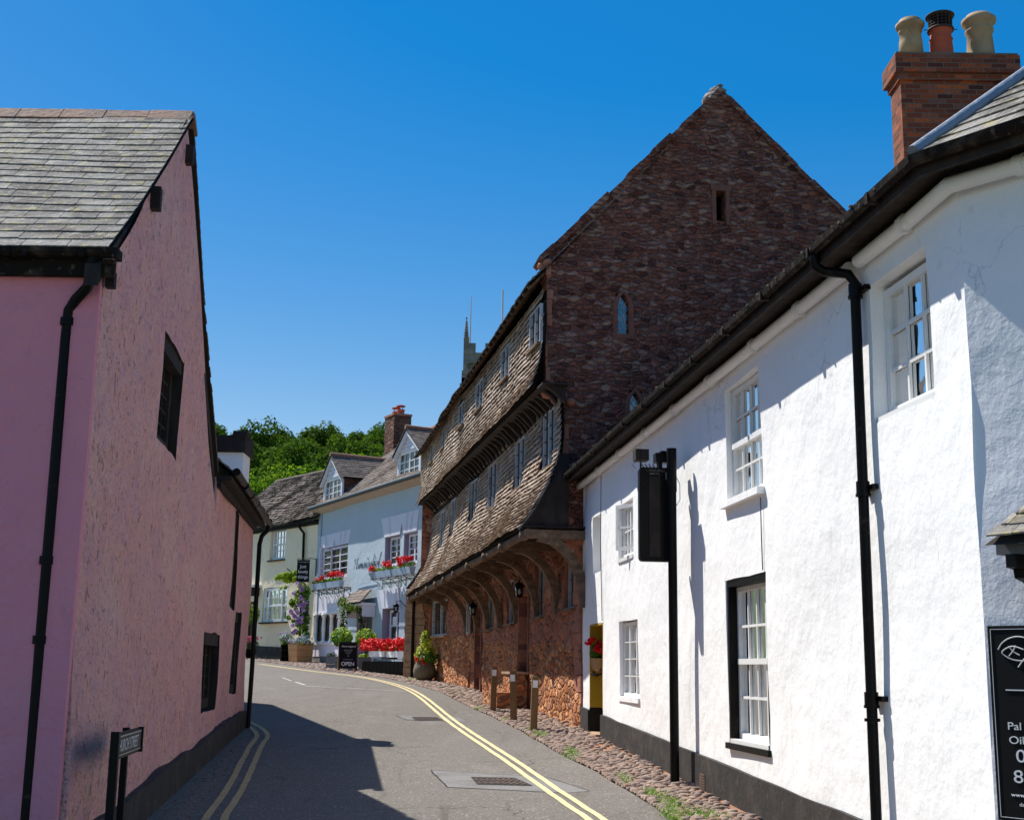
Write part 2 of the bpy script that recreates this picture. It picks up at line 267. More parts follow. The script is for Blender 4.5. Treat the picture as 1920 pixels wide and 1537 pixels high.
def markmat(name, col, wear):
    s = N(name); f = s.rng(s.noise(28, det=8, rough=.8), wear, wear+.08, 0, 1)
    c = s.mix(s.rng(s.noise(7, det=4), .4, .7), c4(col), c4([x*.8 for x in col])); c = s.mix(f, c, c4((.15, .14, .12)))
    s.l(c, s.b.inputs['Base Color']); s.b.inputs['Roughness'].default_value = .8; s.l(s.bump(s.noise(90), .004), s.b.inputs['Normal']); return s.m
M['yellow'] = markmat('yellow_line_paint', (.80, .64, .33), .555)
M['yellow2'] = markmat('faded_shaded_yellow_paint', (.56, .40, .17), .55)  # faded paint, the cast shade over these lines also put into the colour
M['whitem'] = markmat('worn_white_paint', (.5, .5, .48), .54)
M['patch'] = mat('blue_grey_asphalt_patch', (.17, .165, .16), .9, [(60, .42, .62, (.27, .265, .26), .8), (2, .45, .65, (.12, .115, .11), .7), (7, .5, .65, (.22, .205, .19), .6)], [(70, .005)])
# ------------------------------------------------------------------ mesh building
class MB:
    def __init__(s): s.v = []; s.f = []; s.m = []; s.sm = []
    def add(s, vs, fs, mi=0, sm=False):
        o = len(s.v); s.v += [tuple(p) for p in vs]; s.f += [tuple(i+o for i in f) for f in fs]; s.m += [mi]*len(fs); s.sm += [sm]*len(fs)
    def quad(s, a, b, c, d, mi=0): s.add([a, b, c, d], [(0, 1, 2, 3)], mi)
    def hexa(s, p, mi=0):   # p: 8 points, bottom 4 ccw then top 4
        s.add(p, [(3, 2, 1, 0), (4, 5, 6, 7), (0, 1, 5, 4), (1, 2, 6, 5), (2, 3, 7, 6), (3, 0, 4, 7)], mi)
    def box(s, c, sx, sy, sz, mi=0, rot=0):
        q = []
        for z in (-.5, .5):
            for x, y in ((-.5, -.5), (.5, -.5), (.5, .5), (-.5, .5)):
                X, Y = x*sx, y*sy
                q.append((c[0]+X*math.cos(rot)-Y*math.sin(rot), c[1]+X*math.sin(rot)+Y*math.cos(rot), c[2]+z*sz))
        s.hexa(q, mi)
    def fb(s, fr, u0, u1, n0, n1, z0, z1, mi=0):
        s.hexa([fr(u0, z0, n0), fr(u1, z0, n0), fr(u1, z0, n1), fr(u0, z0, n1), fr(u0, z1, n0), fr(u1, z1, n0), fr(u1, z1, n1), fr(u0, z1, n1)], mi)
    def prism(s, pts, off, mi=0):
        k = len(pts); off = V(off); a = [V(p) for p in pts]; b = [p+off for p in a]
        s.add(a+b, [tuple(range(k))[::-1], tuple(range(k, 2*k))]+[(i, (i+1) % k, k+(i+1) % k, k+i) for i in range(k)], mi)
    def tube(s, pts, r, segs=8, mi=0, sm=True):
        pts = [V(p) for p in pts]; rings = []; prev = None
        for i, p in enumerate(pts):
            d = (pts[min(i+1, len(pts)-1)]-pts[max(i-1, 0)]).normalized()
            if prev is None: a = d.orthogonal().normalized()
            else: a = (prev - d*prev.dot(d)).normalized()
            prev = a; b = d.cross(a); rr = r[i] if isinstance(r, (list, tuple)) else r
            rings.append([p+(a*math.cos(2*PI*k/segs)+b*math.sin(2*PI*k/segs))*rr for k in range(segs)])
        vs = [q for R in rings for q in R]; fs = []
        for i in range(len(rings)-1):
            for k in range(segs): fs.append((i*segs+k, i*segs+(k+1) % segs, (i+1)*segs+(k+1) % segs, (i+1)*segs+k))
        s.add(vs, fs, mi, sm); o = (len(rings)-1)*segs
        s.add(rings[0], [tuple(range(segs))[::-1]], mi); s.add(rings[-1], [tuple(range(segs))], mi)
    def lathe(s, c, prof, segs=16, mi=0, sm=True):
        vs = []; fs = []
        for r, z in prof:
            for k in range(segs): vs.append((c[0]+r*math.cos(2*PI*k/segs), c[1]+r*math.sin(2*PI*k/segs), c[2]+z))
        n = len(prof)
        for i in range(n-1):
            for k in range(segs): fs.append((i*segs+k, i*segs+(k+1) % segs, (i+1)*segs+(k+1) % segs, (i+1)*segs+k))
        fs.append(tuple(range(segs))[::-1]); fs.append(tuple((n-1)*segs+k for k in range(segs)))
        s.add(vs, fs, mi, sm)
    def build(s, name, mats, parent=None):
        me = bpy.data.meshes.new(name); me.from_pydata(s.v, [], s.f)
        if not isinstance(mats, (list, tuple)): mats = [mats]
        for x in mats: me.materials.append(M[x] if isinstance(x, str) else x)
        me.polygons.foreach_set('material_index', s.m); me.polygons.foreach_set('use_smooth', s.sm); me.update()
        o = bpy.data.objects.new(name, me); COL.objects.link(o)
        if parent: setpar(o, parent)
        return o
def _split(mb, name, mats, parent, tol=.03):
    n = len(mb.v); p = list(range(n))
    def find(a):
        while p[a] != a: p[a] = p[p[a]]; a = p[a]
        return a
    for f in mb.f:
        for a in f[1:]: p[find(a)] = find(f[0])
    comp = {}
    for i in range(n): comp.setdefault(find(i), []).append(i)
    boxes = []
    for k, ids in comp.items():
        lo = [min(mb.v[i][c] for i in ids)-tol/2 for c in range(3)]; hi = [max(mb.v[i][c] for i in ids)+tol/2 for c in range(3)]; boxes.append([k, lo, hi])
    par = {b[0]: b[0] for b in boxes}
    def fd(a):
        while par[a] != a: a = par[a]
        return a
    for i, (k, lo, hi) in enumerate(boxes):
        for (k2, lo2, hi2) in boxes[:i]:
            if all(lo[c] <= hi2[c] and lo2[c] <= hi[c] for c in range(3)): par[fd(k)] = fd(k2)
    groups = {}
    for fi, f in enumerate(mb.f): groups.setdefault(fd(find(f[0])), []).append(fi)
    out = []
    for g in groups.values():
        m2 = MB(); mp = {}
        for fi in g:
            ids = []
            for i in mb.f[fi]:
                if i not in mp: mp[i] = len(m2.v); m2.v.append(mb.v[i])
                ids.append(mp[i])
            m2.f.append(tuple(ids)); m2.m.append(mb.m[fi]); m2.sm.append(mb.sm[fi])
        out.append(m2.build(name, mats, parent))
    return out
def wmat(o):
    m_ = Matrix.Translation(o.location) @ o.rotation_euler.to_matrix().to_4x4() @ Matrix.Diagonal((*o.scale, 1))
    return (wmat(o.parent) @ o.matrix_parent_inverse @ m_) if o.parent else m_
def setpar(o, p):
    o.parent = p; o.matrix_parent_inverse = wmat(p).inverted()
def tag(o, label=None, cat=None, group=None, kind=None):
    for k, x in (('label', label), ('category', cat), ('group', group), ('kind', kind)):
        if x: o[k] = x
    return o
def thing(name, loc, label, cat, group=None):
    o = bpy.data.objects.new(name, None); COL.objects.link(o); o.location = loc; o.empty_display_size = .3
    return tag(o, label, cat, group)
class Frame:
    def __init__(s, o, d, out):
        s.o = V((o[0], o[1])); s.d = V((d[0], d[1])).normalized(); s.n = V((s.d.y, -s.d.x))
        if s.n.dot(V(out)) < 0: s.n = -s.n
    def __call__(s, u, z, n=0):
        p = s.o + s.d*u + s.n*n; return V((p.x, p.y, z))
FW = Frame((3.095, 8.43), (-.117, 1), (-1, 0)); FA = Frame((3.095, 8.43), (.81, -1), (-1, -1))
FS = Frame((-3.13, 9.45), (-.108, 1), (1, 0)); FP = Frame((-3.13, 9.45), (-1, 0), (0, -1))
FN = Frame((1.32, 23.48), (-.195, 1), (-1, 0)); FNB = Frame((-1.07, 35.7), (-1.53, 5), (-1, 0))
FB = Frame((-8.0, 53.27), (.57, -1.1), (-1, -1)); FC = Frame((-8.0, 53.27), (-.80, 1), (-1, -1)); FG = Frame((1.32, 23.48), (1, .15), (0, -1))
def gz(fr, u, n=0): return G(fr(u, 0, n).y)
def breaks(a, b, cuts, step):
    xs = sorted(set([a, b]+[c for c in cuts if a < c < b])); out = [xs[0]]
    for x0, x1 in zip(xs, xs[1:]):
        k = max(1, int(math.ceil((x1-x0)/step)))
        out += [x0+(x1-x0)*i/k for i in range(1, k+1)]
    return out
def wall(name, fr, u0, u1, z0, z1, ops, parent, mats, step=.45, keep=None, clips=(), thick=.4, wob=(0, 1), ju=0, cutu=(), cutz=(), zmat=None):
    """mats: [wall, reveal, dark]; ops: (u0,u1,z0,z1,reveal depth)"""
    us = breaks(u0, u1, [x for o in ops for x in o[:2]]+list(cutu), step); zs = breaks(z0, z1, [x for o in ops for x in o[2:4]]+list(cutz), step)
    def inop(uc, zc):
        for i, o in enumerate(ops):
            if o[0] < uc < o[1] and o[2] < zc < o[3]: return i
        return -1
    def P(u, z, n=0):
        q = fr(u, z, 0)
        dn = wob[0]*noise.noise(q*wob[1]) if wob[0] else 0
        du = ju*noise.noise(q*3.1+V((9, 0, 0))) if ju else 0; dz = ju*noise.noise(q*2.7+V((0, 7, 3))) if ju else 0
        return fr(u+du, z+dz, n+dn)
    mb = MB(); idx = {}
    def vi(i, j, back=0):
        k = (i, j, back)
        if k not in idx:
            idx[k] = len(mb.v); mb.v.append(tuple(P(us[i], zs[j], -back)))
        return idx[k]
    K = {}
    for i in range(len(us)-1):
        for j in range(len(zs)-1):
            uc, zc = (us[i]+us[i+1])/2, (zs[j]+zs[j+1])/2
            q = inop(uc, zc)
            K[i, j] = q if q >= 0 else ('w' if (keep is None or keep(uc, zc)) else 'x')
    def face(ids, mi): mb.f.append(ids); mb.m.append(mi); mb.sm.append(False)
    for (i, j), k in K.items():
        if k != 'w': continue
        zc = (zs[j]+zs[j+1])/2
        mi = 0 if not zmat else zmat((us[i]+us[i+1])/2, zc)
        face((vi(i, j), vi(i+1, j), vi(i+1, j+1), vi(i, j+1)), mi)
        for di, dj, e in ((-1, 0, ((i, j), (i, j+1))), (1, 0, ((i+1, j+1), (i+1, j))), (0, -1, ((i+1, j), (i, j))), (0, 1, ((i, j+1), (i+1, j+1)))):
            kk = K.get((i+di, j+dj), 'x')
            if kk == 'w': continue
            d = thick if kk == 'x' else ops[kk][4]
            a, b = e
            face((vi(*a), vi(*b), vi(*b, d), vi(*a, d)), 0 if kk == 'x' else 1)
    bm = bmesh.new(); me = bpy.data.meshes.new(name); me.from_pydata(mb.v, [], mb.f); me.polygons.foreach_set('material_index', mb.m)
    bm.from_mesh(me)
    for co, no in clips:
        bmesh.ops.bisect_plane(bm, geom=bm.verts[:]+bm.edges[:]+bm.faces[:], plane_co=co, plane_no=no, clear_outer=True)
    bmesh.ops.recalc_face_normals(bm, faces=bm.faces[:])
    bm.to_mesh(me); bm.free()
    for x in mats: me.materials.append(M[x])
    o = bpy.data.objects.new(name, me); COL.objects.link(o); setpar(o, parent)
    return o
def room(fr, ops, parent, depth=.9, mt='room', name='room_interior'):
    mb = MB()
    for (a, b, c, d, r, *_) in ops:
        a -= .15; b += .15; c -= .1; d += .1; r = r+.02
        q = [fr(a, c, -r), fr(b, c, -r), fr(b, d, -r), fr(a, d, -r)]; k = [fr(a, c, -r-depth), fr(b, c, -r-depth), fr(b, d, -r-depth), fr(a, d, -r-depth)]
        mb.add(q+k, [(4, 5, 6, 7), (0, 1, 5, 4), (1, 2, 6, 5), (2, 3, 7, 6), (3, 0, 4, 7)])
    return _split(mb, name, mt, parent)
def window(fr, u0, u1, z0, z1, parent, n=-.12, cols=2, rows=3, fm='paint', fw=.05, bw=.02, split=None, mull=0, glass='glass', sill=None, curtain=0, bm=None, name='window', cw=.10, dep=.05):
    """mull: number of casement lights; split: z of a sash meeting rail"""
    a = MB()
    a.fb(fr, u0, u0+fw, n, n+dep, z0, z1); a.fb(fr, u1-fw, u1, n, n+dep, z0, z1)
    a.fb(fr, u0+fw, u1-fw, n, n+dep, z1-fw, z1); a.fb(fr, u0+fw, u1-fw, n, n+dep, z0, z0+fw*1.3)
    lights = [(u0+fw, u1-fw)]
    if mull > 1:
        W_ = (u1-u0-2*fw+fw)/mull; lights = []
        for k in range(mull):
            x0 = u0+fw+k*W_; lights.append((x0, x0+W_-fw))
            if k: a.fb(fr, x0-fw, x0, n+.004, n+dep*.9, z0+fw*1.3, z1-fw)
    if split: a.fb(fr, u0+fw, u1-fw, n+.003, n+dep+.02, split-.03, split+.03)
    w_ = a.build(name, fm, parent)
    b = MB()
    for (x0, x1) in lights:
        for k in range(1, cols):
            x = x0+(x1-x0)*k/cols; b.fb(fr, x-bw/2, x+bw/2, n+.012, n+dep*.75, z0+fw*1.3, z1-fw)
        for k in range(1, rows):
            z = z0+fw*1.3+(z1-fw-z0-fw*1.3)*k/rows
            if split and abs(z-split) < .05: continue
            b.fb(fr, x0, x1, n+.014, n+dep*.72, z-bw/2, z+bw/2)
    if b.v: _split(b, 'glazing_bars', bm or fm, w_) if mull > 1 else b.build('glazing_bars', bm or fm, w_)
    g = MB(); g.quad(fr(u0+.01, z0+.01, n+.008), fr(u1-.01, z0+.01, n+.008), fr(u1-.01, z1-.01, n+.008), fr(u0+.01, z1-.01, n+.008)); g.build('pane', glass, w_)
    if sill:
        sn, sh, sm, so = sill
        s_ = MB(); s_.fb(fr, u0-so, u1+so, n+dep+.002, sn, z0-sh, z0+.004); s_.build('sill', sm, w_)
    if curtain:
        c = MB()
        for side in ((u0+fw*.5, u0+(u1-u0)*cw), (u1-(u1-u0)*cw, u1-fw*.5)) if curtain == 1 else ((u0+.02, u1-.02),):
            k = 14; pts = [(side[0]+(side[1]-side[0])*i/k, -.10-.03*math.sin(i*2.1)) for i in range(k+1)]
            for p, q in zip(pts, pts[1:]): c.quad(fr(p[0], z0+.02, n+p[1]), fr(q[0], z0+.02, n+q[1]), fr(q[0], z1-.02, n+q[1]), fr(p[0], z1-.02, n+p[1]))
        _split(c, 'curtain', 'curtain', w_)
    return w_
def tiles(name, S, U0, U1, L, mt, parent, tw=.2, ex=.1, th=.015, lift=.02, skip=None, jit=.2, seed=1, base=True, prof=1.0, clipu=None, out=(0, 0, 1)):
    out = V(out)
    """S(u,s)->Vector on the surface; rows run up s; normal by differences"""
    r = random.Random(seed); mb = MB()
    rows = int(L/ex)+1
    for k in range(rows):
        s0 = k*ex
        if s0 > L-.02: break
        a0, a1 = (U0, U1) if clipu is None else clipu(s0+ex*.5)
        u = a0 - (tw*.5 if k % 2 else 0) - r.random()*tw*.3
        while u < a1:
            wd = tw*(1+jit*(r.random()-.5)*1.4); ua, ub = max(u, a0), min(u+wd-.006, a1); u += wd
            if ub-ua < tw*.15: continue
            um = (ua+ub)/2
            if skip and skip(um, s0+ex*.5): continue
            j = ex*jit*.35*(r.random()-.5); sa = max(s0+j, 0 if k == 0 else s0+j); sb = min(s0+ex*1.25, L)
            sk = ex*jit*.2*(r.random()-.5)
            lf = lift*(1+jit*(r.random()-.3))
            def P(uu, ss, h):
                p = S(uu, ss); e1 = S(uu+.05, ss)-p; e2 = S(uu, ss+.03)-p
                nn = e1.cross(e2).normalized(); nn = nn if nn.dot(out) > 0 else -nn
                return p+nn*h
            mb.hexa([P(ua, sa, lf-th), P(ub, sa+sk, lf-th), P(ub, sb, 0), P(ua, sb, 0), P(ua, sa, lf), P(ub, sa+sk, lf*prof), P(ub, sb, th*.4), P(ua, sb, th*.4)])
    o = mb.build(name, mt, parent)
    if base:
        b = MB(); nu = max(2, int((U1-U0)/1.0)); nsg = max(2, int(L/.3))
        if clipu is None:
            vs = [S(U0+(U1-U0)*i/nu, L*j/nsg) for i in range(nu+1) for j in range(nsg+1)]
        else: vs = [S(clipu(L*j/nsg)[0]+(clipu(L*j/nsg)[1]-clipu(L*j/nsg)[0])*i/nu, L*j/nsg) for i in range(nu+1) for j in range(nsg+1)]
        dn_ = out*-.05; vs = [v_+dn_ for v_ in vs]
        b.add(vs, [(i*(nsg+1)+j, (i+1)*(nsg+1)+j, (i+1)*(nsg+1)+j+1, i*(nsg+1)+j+1) for i in range(nu) for j in range(nsg)])
        b.build('underlay', 'under', o)
    return o
def plane_S(p0, du, ds, sag=0):
    p0 = V(p0); du = V(du).normalized(); ds = V(ds).normalized()
    nn = du.cross(ds)
    def S(u, s):
        p = p0+du*u+ds*s
        if sag: p = p + nn*(sag*noise.noise(p*.55))
        return p
    return S
def text(s_, size, fr, u, z, n, mt, parent, right=True, shear=0, flip=False, name='lettering', sx=1, ext=.002, align='LEFT', font_off=0):
    cu = bpy.data.curves.new('t', 'FONT'); cu.body = s_; cu.size = size; cu.shear = shear; cu.extrude = ext; cu.align_x = align; cu.offset = font_off
    ob = bpy.data.objects.new('t', cu); COL.objects.link(ob); dg = bpy.context.evaluated_depsgraph_get()
    me = bpy.data.meshes.new_from_object(ob.evaluated_get(dg)); bpy.data.objects.remove(ob)
    d = V((fr.d.x, fr.d.y, 0))*(-1 if flip else 1); nn = V((fr.n.x, fr.n.y, 0)); o = fr(u, z, n)
    for v in me.vertices:
        p = v.co.copy(); v.co = o + d*p.x*sx + V((0, 0, p.y)) + nn*p.z
    me.materials.clear(); me.materials.append(M[mt]); r = bpy.data.objects.new(name, me); COL.objects.link(r)
    if parent: setpar(r, parent)
    return r
def leaves(pts, size, seed=0, mb=None, mi=0, asp=.55, up=.3, shape='diamond'):
    """pts: list of (center, outward direction)"""
    r = random.Random(seed); mb = mb or MB()
    for c, o in pts:
        d = V((r.gauss(0, 1), r.gauss(0, 1), r.gauss(0, 1))).normalized()*.8 + V(o)*.9 + V((0, 0, up))
        d.normalize(); t = d.cross(V((r.gauss(0, 1), r.gauss(0, 1), r.gauss(0, 1)))).normalized(); b = d.cross(t)
        s = size*(.6+.8*r.random()); c = V(c)
        mb.add([c-t*s*.5, c+b*s*asp*.5-t*s*.05, c+t*s*.5, c-b*s*asp*.5-t*s*.05], [(0, 1, 2, 3)], mi)
    return mb
def blob(c, rx, ry, rz, k, r, shell=.55):
    out = []
    for _ in range(k):
        d = V((r.gauss(0, 1), r.gauss(0, 1), r.gauss(0, 1))).normalized(); t = shell+(1-shell)*r.random()
        out.append((V(c)+V((d.x*rx, d.y*ry, d.z*rz))*t, d))
    return out
def lumpy(c, R, H, nb, k, r, sub=.42):
    out = []
    for i in range(nb):
        d = V((r.gauss(0, 1), r.gauss(0, 1), r.gauss(0, .8))).normalized()*(.35+.5*r.random())
        q = V(c)+V((d.x*R, d.y*R, d.z*H)); s = sub*(.7+.6*r.random())
        out += blob(q, R*s, R*s, H*s, k, r, .6)
    return out
def florets(pts, rad, k, seed, mt, name, parent, ps=.035):
    r = random.Random(seed); q = []
    for c in pts: q += blob(c, rad, rad, rad*.8, k, r, .7)
    return leaves(q, ps, seed, asp=.95).build(name, mt, parent)
# ================================================================== ground
def sheet(name, rows, mt, zoff=0, kind='structure'):
    mb = MB(); k = len(rows[0]); vs = []
    for rw in rows:
        for (x, y) in rw: vs.append((x, y, G(y)+zoff))
    mb.add(vs, [(i*k+j, i*k+j+1, (i+1)*k+j+1, (i+1)*k+j) for i in range(len(rows)-1) for j in range(k-1)])
    return tag(mb.build(name, mt), kind=kind)
M['earth'] = mat('field_grass', (.07, .11, .03), .95, [(.05, .4, .6, (.05, .09, .02), .6)])
def hillz(x, y):
    b = G(y)
    if y > 80: b += max(0, min(1, (y-80)/190.))**1.15*37*(.95+.25*noise.noise(V((x*.011, y*.011, 3))))*(1 if x < 40 else max(.25, 1-(x-40)/150))
    if y > 275: b += -(y-275)*.02
    return b
mb = MB(); xs = [-420, -250, -160, -120, -100, -80, -65, -50, -40, -30, -20, -10, 0, 12, 25, 40, 70, 110, 200, 420]; ys = [64, 72, 80, 90, 100, 112, 125, 140, 155, 170, 185, 200, 215, 230, 245, 260, 275, 300, 400, 900]
vs = [(x, y, hillz(x, y)-.03) for y in ys for x in xs]; k = len(xs)
mb.add(vs, [(i*k+j, i*k+j+1, (i+1)*k+j+1, (i+1)*k+j) for i in range(len(ys)-1) for j in range(k-1)], sm=True)
tag(mb.build('hill', 'earth'), kind='structure')
tag(sheet('ground', [[(-420, y), (-40, y), (0, y), (40, y), (420, y)] for y in (-120, -20, 0, 20, 40, 64)], 'earth', -.03), kind='structure')
CURB = [(3.6, 4.5), (2.8, 8.2), (2.04, 11.34), (1.63, 13.17), (1.46, 14.74), (1.14, 17.03), (.70, 19.5), (.25, 22.66), (-.26, 25.61), (-.85, 28.6), (-1.68, 33.5), (-2.5, 36.64), (-3.75, 40.6), (-5.98, 44.8), (-8.74, 50.33), (-11.29, 55.5), (-14.5, 59.5), (-20, 63.5)]
def interp(tab, y):
    for (x0, y0), (x1, y1) in zip(tab, tab[1:]):
        if y0 <= y <= y1: return x0+(x1-x0)*(y-y0)/(y1-y0)
    return tab[0][0] if y < tab[0][1] else tab[-1][0]
def curb(y): return interp(CURB, y) + .035*noise.noise(V((0, y*.9, 5)))
RW = [(3.6, 4.4), (3.1, 8.43), (1.35, 23.3), (1.32, 23.48), (-1.07, 35.7), (-2.6, 40.7), (-2.7, 43.05), (-8.0, 53.27), (-16, 60.2), (-20, 63.7)]
def rightx(y): return interp(RW, y)
yy = [4.5+i*.5 for i in range(119)]
rows = []
for y in [-40, -20, -8, 0, 3]+yy:
    c = curb(y) if y > 4 else 9.0 if y < 0 else 5
    l = -4.95 if 7 < y < 22 else -14 if y < 40 else -24
    if y > 22: l = min(l, -9)
    rows.append([(l+(c-l)*k/6, y) for k in range(7)])
tag(sheet('road', rows, 'asph', 0), kind='structure')
ROAD = bpy.data.objects['road']
rows = [[(curb(y)+.03+(rightx(y)+.25-curb(y)-.03)*k/4, y) for k in range(5)] for y in yy]
PAVE = sheet('pavement', rows, 'sand', .012)
# cobbles of the footway, one sheet of set stones
def cobbles():
    r = random.Random(3); mb = MB(); y = 8.6
    while y < 59:
        sz = .085 if y < 24 else .10 if y < 32 else .13
        x0, x1 = curb(y)-.01, rightx(y)-.0
        x = x0 + r.random()*.04
        while x < x1:
            wx = sz*(1.0+.9*r.random()); wy = sz*(.7+.3*r.random()); cx, cy = x+wx/2, y+r.gauss(0, sz*.12); x += wx*1.04
            gap = noise.noise(V((cx*1.1, cy*.7, 0)))
            if x1-cx < .12+.12*gap and r.random() < .75: continue
            if gap > .42 and r.random() < .6: continue
            a = r.uniform(-.35, .35); h = .018+.022*r.random(); z0 = G(cy)+.010; tx, ty = r.gauss(0, .10), r.gauss(0, .10)
            vs = []
            k = 7; ph = r.random()
            rad = [.85+.3*r.random() for _ in range(k)]
            for q, (sc_, hz) in enumerate(((1, -.01), (.86, h*.75), (.5, h*1.05))):
                for i in range(k):
                    t = 2*PI*(i+ph)/k; X = math.cos(t)*wx*.5*sc_*rad[i]; Y = math.sin(t)*wy*.5*sc_*rad[i]
                    vs.append((cx+X*math.cos(a)-Y*math.sin(a), cy+X*math.sin(a)+Y*math.cos(a), z0+hz+X*tx+Y*ty))
            vs.append((cx, cy, z0+h*1.12)); fs = []
            for q in range(2):
                for i in range(k): fs.append((q*k+i, q*k+(i+1) % k, (q+1)*k+(i+1) % k, (q+1)*k+i))
            fs += [(2*k+i, 2*k+(i+1) % k, 3*k) for i in range(k)]
            mb.add(vs, fs, 0, True)
        y += sz*.93
    mb.build('cobbles', 'cobble', PAVE)['kind'] = 'stuff'
cobbles()
def ribbon(name, pts, wd, mt, zo, kind='structure', wob=.012):
    P = [V((x, y, 0)) for x, y in pts]; Q = []
    for i in range(len(P)-1):      # catmull-rom
        p0, p1, p2, p3 = P[max(i-1, 0)], P[i], P[i+1], P[min(i+2, len(P)-1)]
        k = max(2, int((p2-p1).length/.35))
        for j in range(k):
            t = j/k; Q.append(.5*((2*p1)+(p2-p0)*t+(2*p0-5*p1+4*p2-p3)*t*t+(3*p1-p0-3*p2+p3)*t**3))
    Q.append(P[-1]); mb = MB(); vs = []
    for i, p in enumerate(Q):
        d = (Q[min(i+1, len(Q)-1)]-Q[max(i-1, 0)]).normalized(); n = V((d.y, -d.x, 0)); jx = wob*noise.noise(p*2.5)
        for s_ in (-.5, .5):
            q = p+n*(s_*wd+jx+wob*.4*noise.noise(p*7+V((s_*9, 0, 0)))); vs.append((q.x, q.y, G(q.y)+zo))
    mb.add(vs, [(2*i, 2*i+1, 2*i+3, 2*i+2) for i in range(len(Q)-1)])
    return mb.build(name, mt, ROAD)
YR = [(2.6, 5.2), (1.9, 8), (1.24, 11.27), (.89, 13.03), (.455, 15.6), (.02, 18.3), (-.98, 24.2), (-2.2, 32.4), (-3.17, 36.9), (-4.6, 41.0), (-6.6, 44.5), (-9.5, 50)]
def offs(pts, o):
    out = []
    for i, (x, y) in enumerate(pts):
        a = V(pts[max(i-1, 0)]); b = V(pts[min(i+1, len(pts)-1)]); d = (b-a).normalized(); out.append((x+d.y*o, y-d.x*o))
    return out
ribbon('yellow_line', offs(YR, .075), .075, 'yellow', .0075); ribbon('yellow_line', offs(YR, -.075), .075, 'yellow', .0075)
YL = [(-2.2, 9.0), (-2.45, 10.8), (-2.77, 12.7), (-3.04, 14.9), (-3.46, 17.8), (-3.75, 19.8), (-3.93, 21.2), (-4.35, 22.7), (-5.1, 24.6), (-6.6, 27.5)]
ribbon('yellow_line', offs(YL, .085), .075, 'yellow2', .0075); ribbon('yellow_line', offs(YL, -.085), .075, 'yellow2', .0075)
for a, b in (((-6.9, 40.0), (-6.3, 38.1)), ((-6.1, 37.6), (-5.6, 36.1)), ((-5.5, 35.62), (-5.05, 35.35)), ((-4.3, 34.87), (-3.75, 34.6)), ((-5.0, 35.25), (-4.4, 34.9)), ((-3.7, 34.5), (-2.6, 33.85))): ribbon('worn_white_dash', [a, b], .10 if b[0] not in (-4.4, -6.3, -2.6) else .06, 'whitem', .0065)
def flat(name, pts, mt, zo):
    mb = MB(); mb.add([(x, y, G(y)+zo) for x, y in pts], [tuple(range(len(pts)))]); return mb.build(name, mt, ROAD)
flat('road_patch', [(-.97, 16.9), (-.68, 15.3), (.66, 14.95), (.95, 15.15), (.5, 16.35)], 'patch', .0035)
flat('road_patch', [(-2.2, 25.9), (-1.9, 24.75), (-.75, 24.55), (-.95, 25.5)], 'patch', .0035)
for P_ in ([(-.97, 16.9), (-.68, 15.3), (.66, 14.95)], [(-.97, 16.9), (.5, 16.35), (.95, 15.15)], [(-2.2, 25.9), (-1.9, 24.75), (-.75, 24.55)]):
    for a_, b_ in zip(P_, P_[1:]):
        k_ = 6; ribbon('patch_seam', [(a_[0]+(b_[0]-a_[0])*i/k_, a_[1]+(b_[1]-a_[1])*i/k_) for i in range(k_+1)], .018, 'dark', .0042, wob=.02)
def manhole(q, label):
    c = V((sum(p[0] for p in q)/4, sum(p[1] for p in q)/4, 0)); t = thing('manhole_cover', (c.x, c.y, G(c.y)), label, 'manhole cover', 'rectangular iron covers set in the road')
    P = lambda s, r_, h=0: V((*(V(q[0]).lerp(V(q[1]), s).lerp(V(q[3]).lerp(V(q[2]), s), r_)), 0))
    def z(p, h): return V((p.x, p.y, G(p.y)+h))
    mb = MB(); mb.add([z(P(a, b), .0085) for a, b in ((0, 0), (1, 0), (1, 1), (0, 1))], [(0, 1, 2, 3)]); mb.build('frame', 'dwood', t)
    mb = MB(); k1, k2 = 9, 16
    for i in range(k1):
        for j in range(k2):
            if (i+j) % 2 and i % 4 != 3: continue
            a0, a1, b0, b1 = .06+.88*i/k1, .06+.88*(i+.8)/k1, .04+.92*j/k2, .04+.92*(j+.8)/k2
            lo = [z(P(a, b), .0087) for a, b in ((a0, b0), (a1, b0), (a1, b1), (a0, b1))]; hi = [p+V((0, 0, .006)) for p in lo]
            mb.add(lo+hi, [(4, 5, 6, 7), (0, 1, 5, 4), (1, 2, 6, 5), (2, 3, 7, 6), (3, 0, 4, 7)])
    mb.build('cover', 'iron', t)
manhole([(-.44, 16.25), (-.34, 15.55), (.31, 15.50), (.10, 16.22)], 'rusty rectangular iron manhole cover in a grey patch, nearer of two')
manhole([(-1.86, 25.5), (-1.74, 24.7), (-1.2, 24.75), (-1.36, 25.5)], 'small rusty iron manhole cover beside the yellow lines, farther of two')
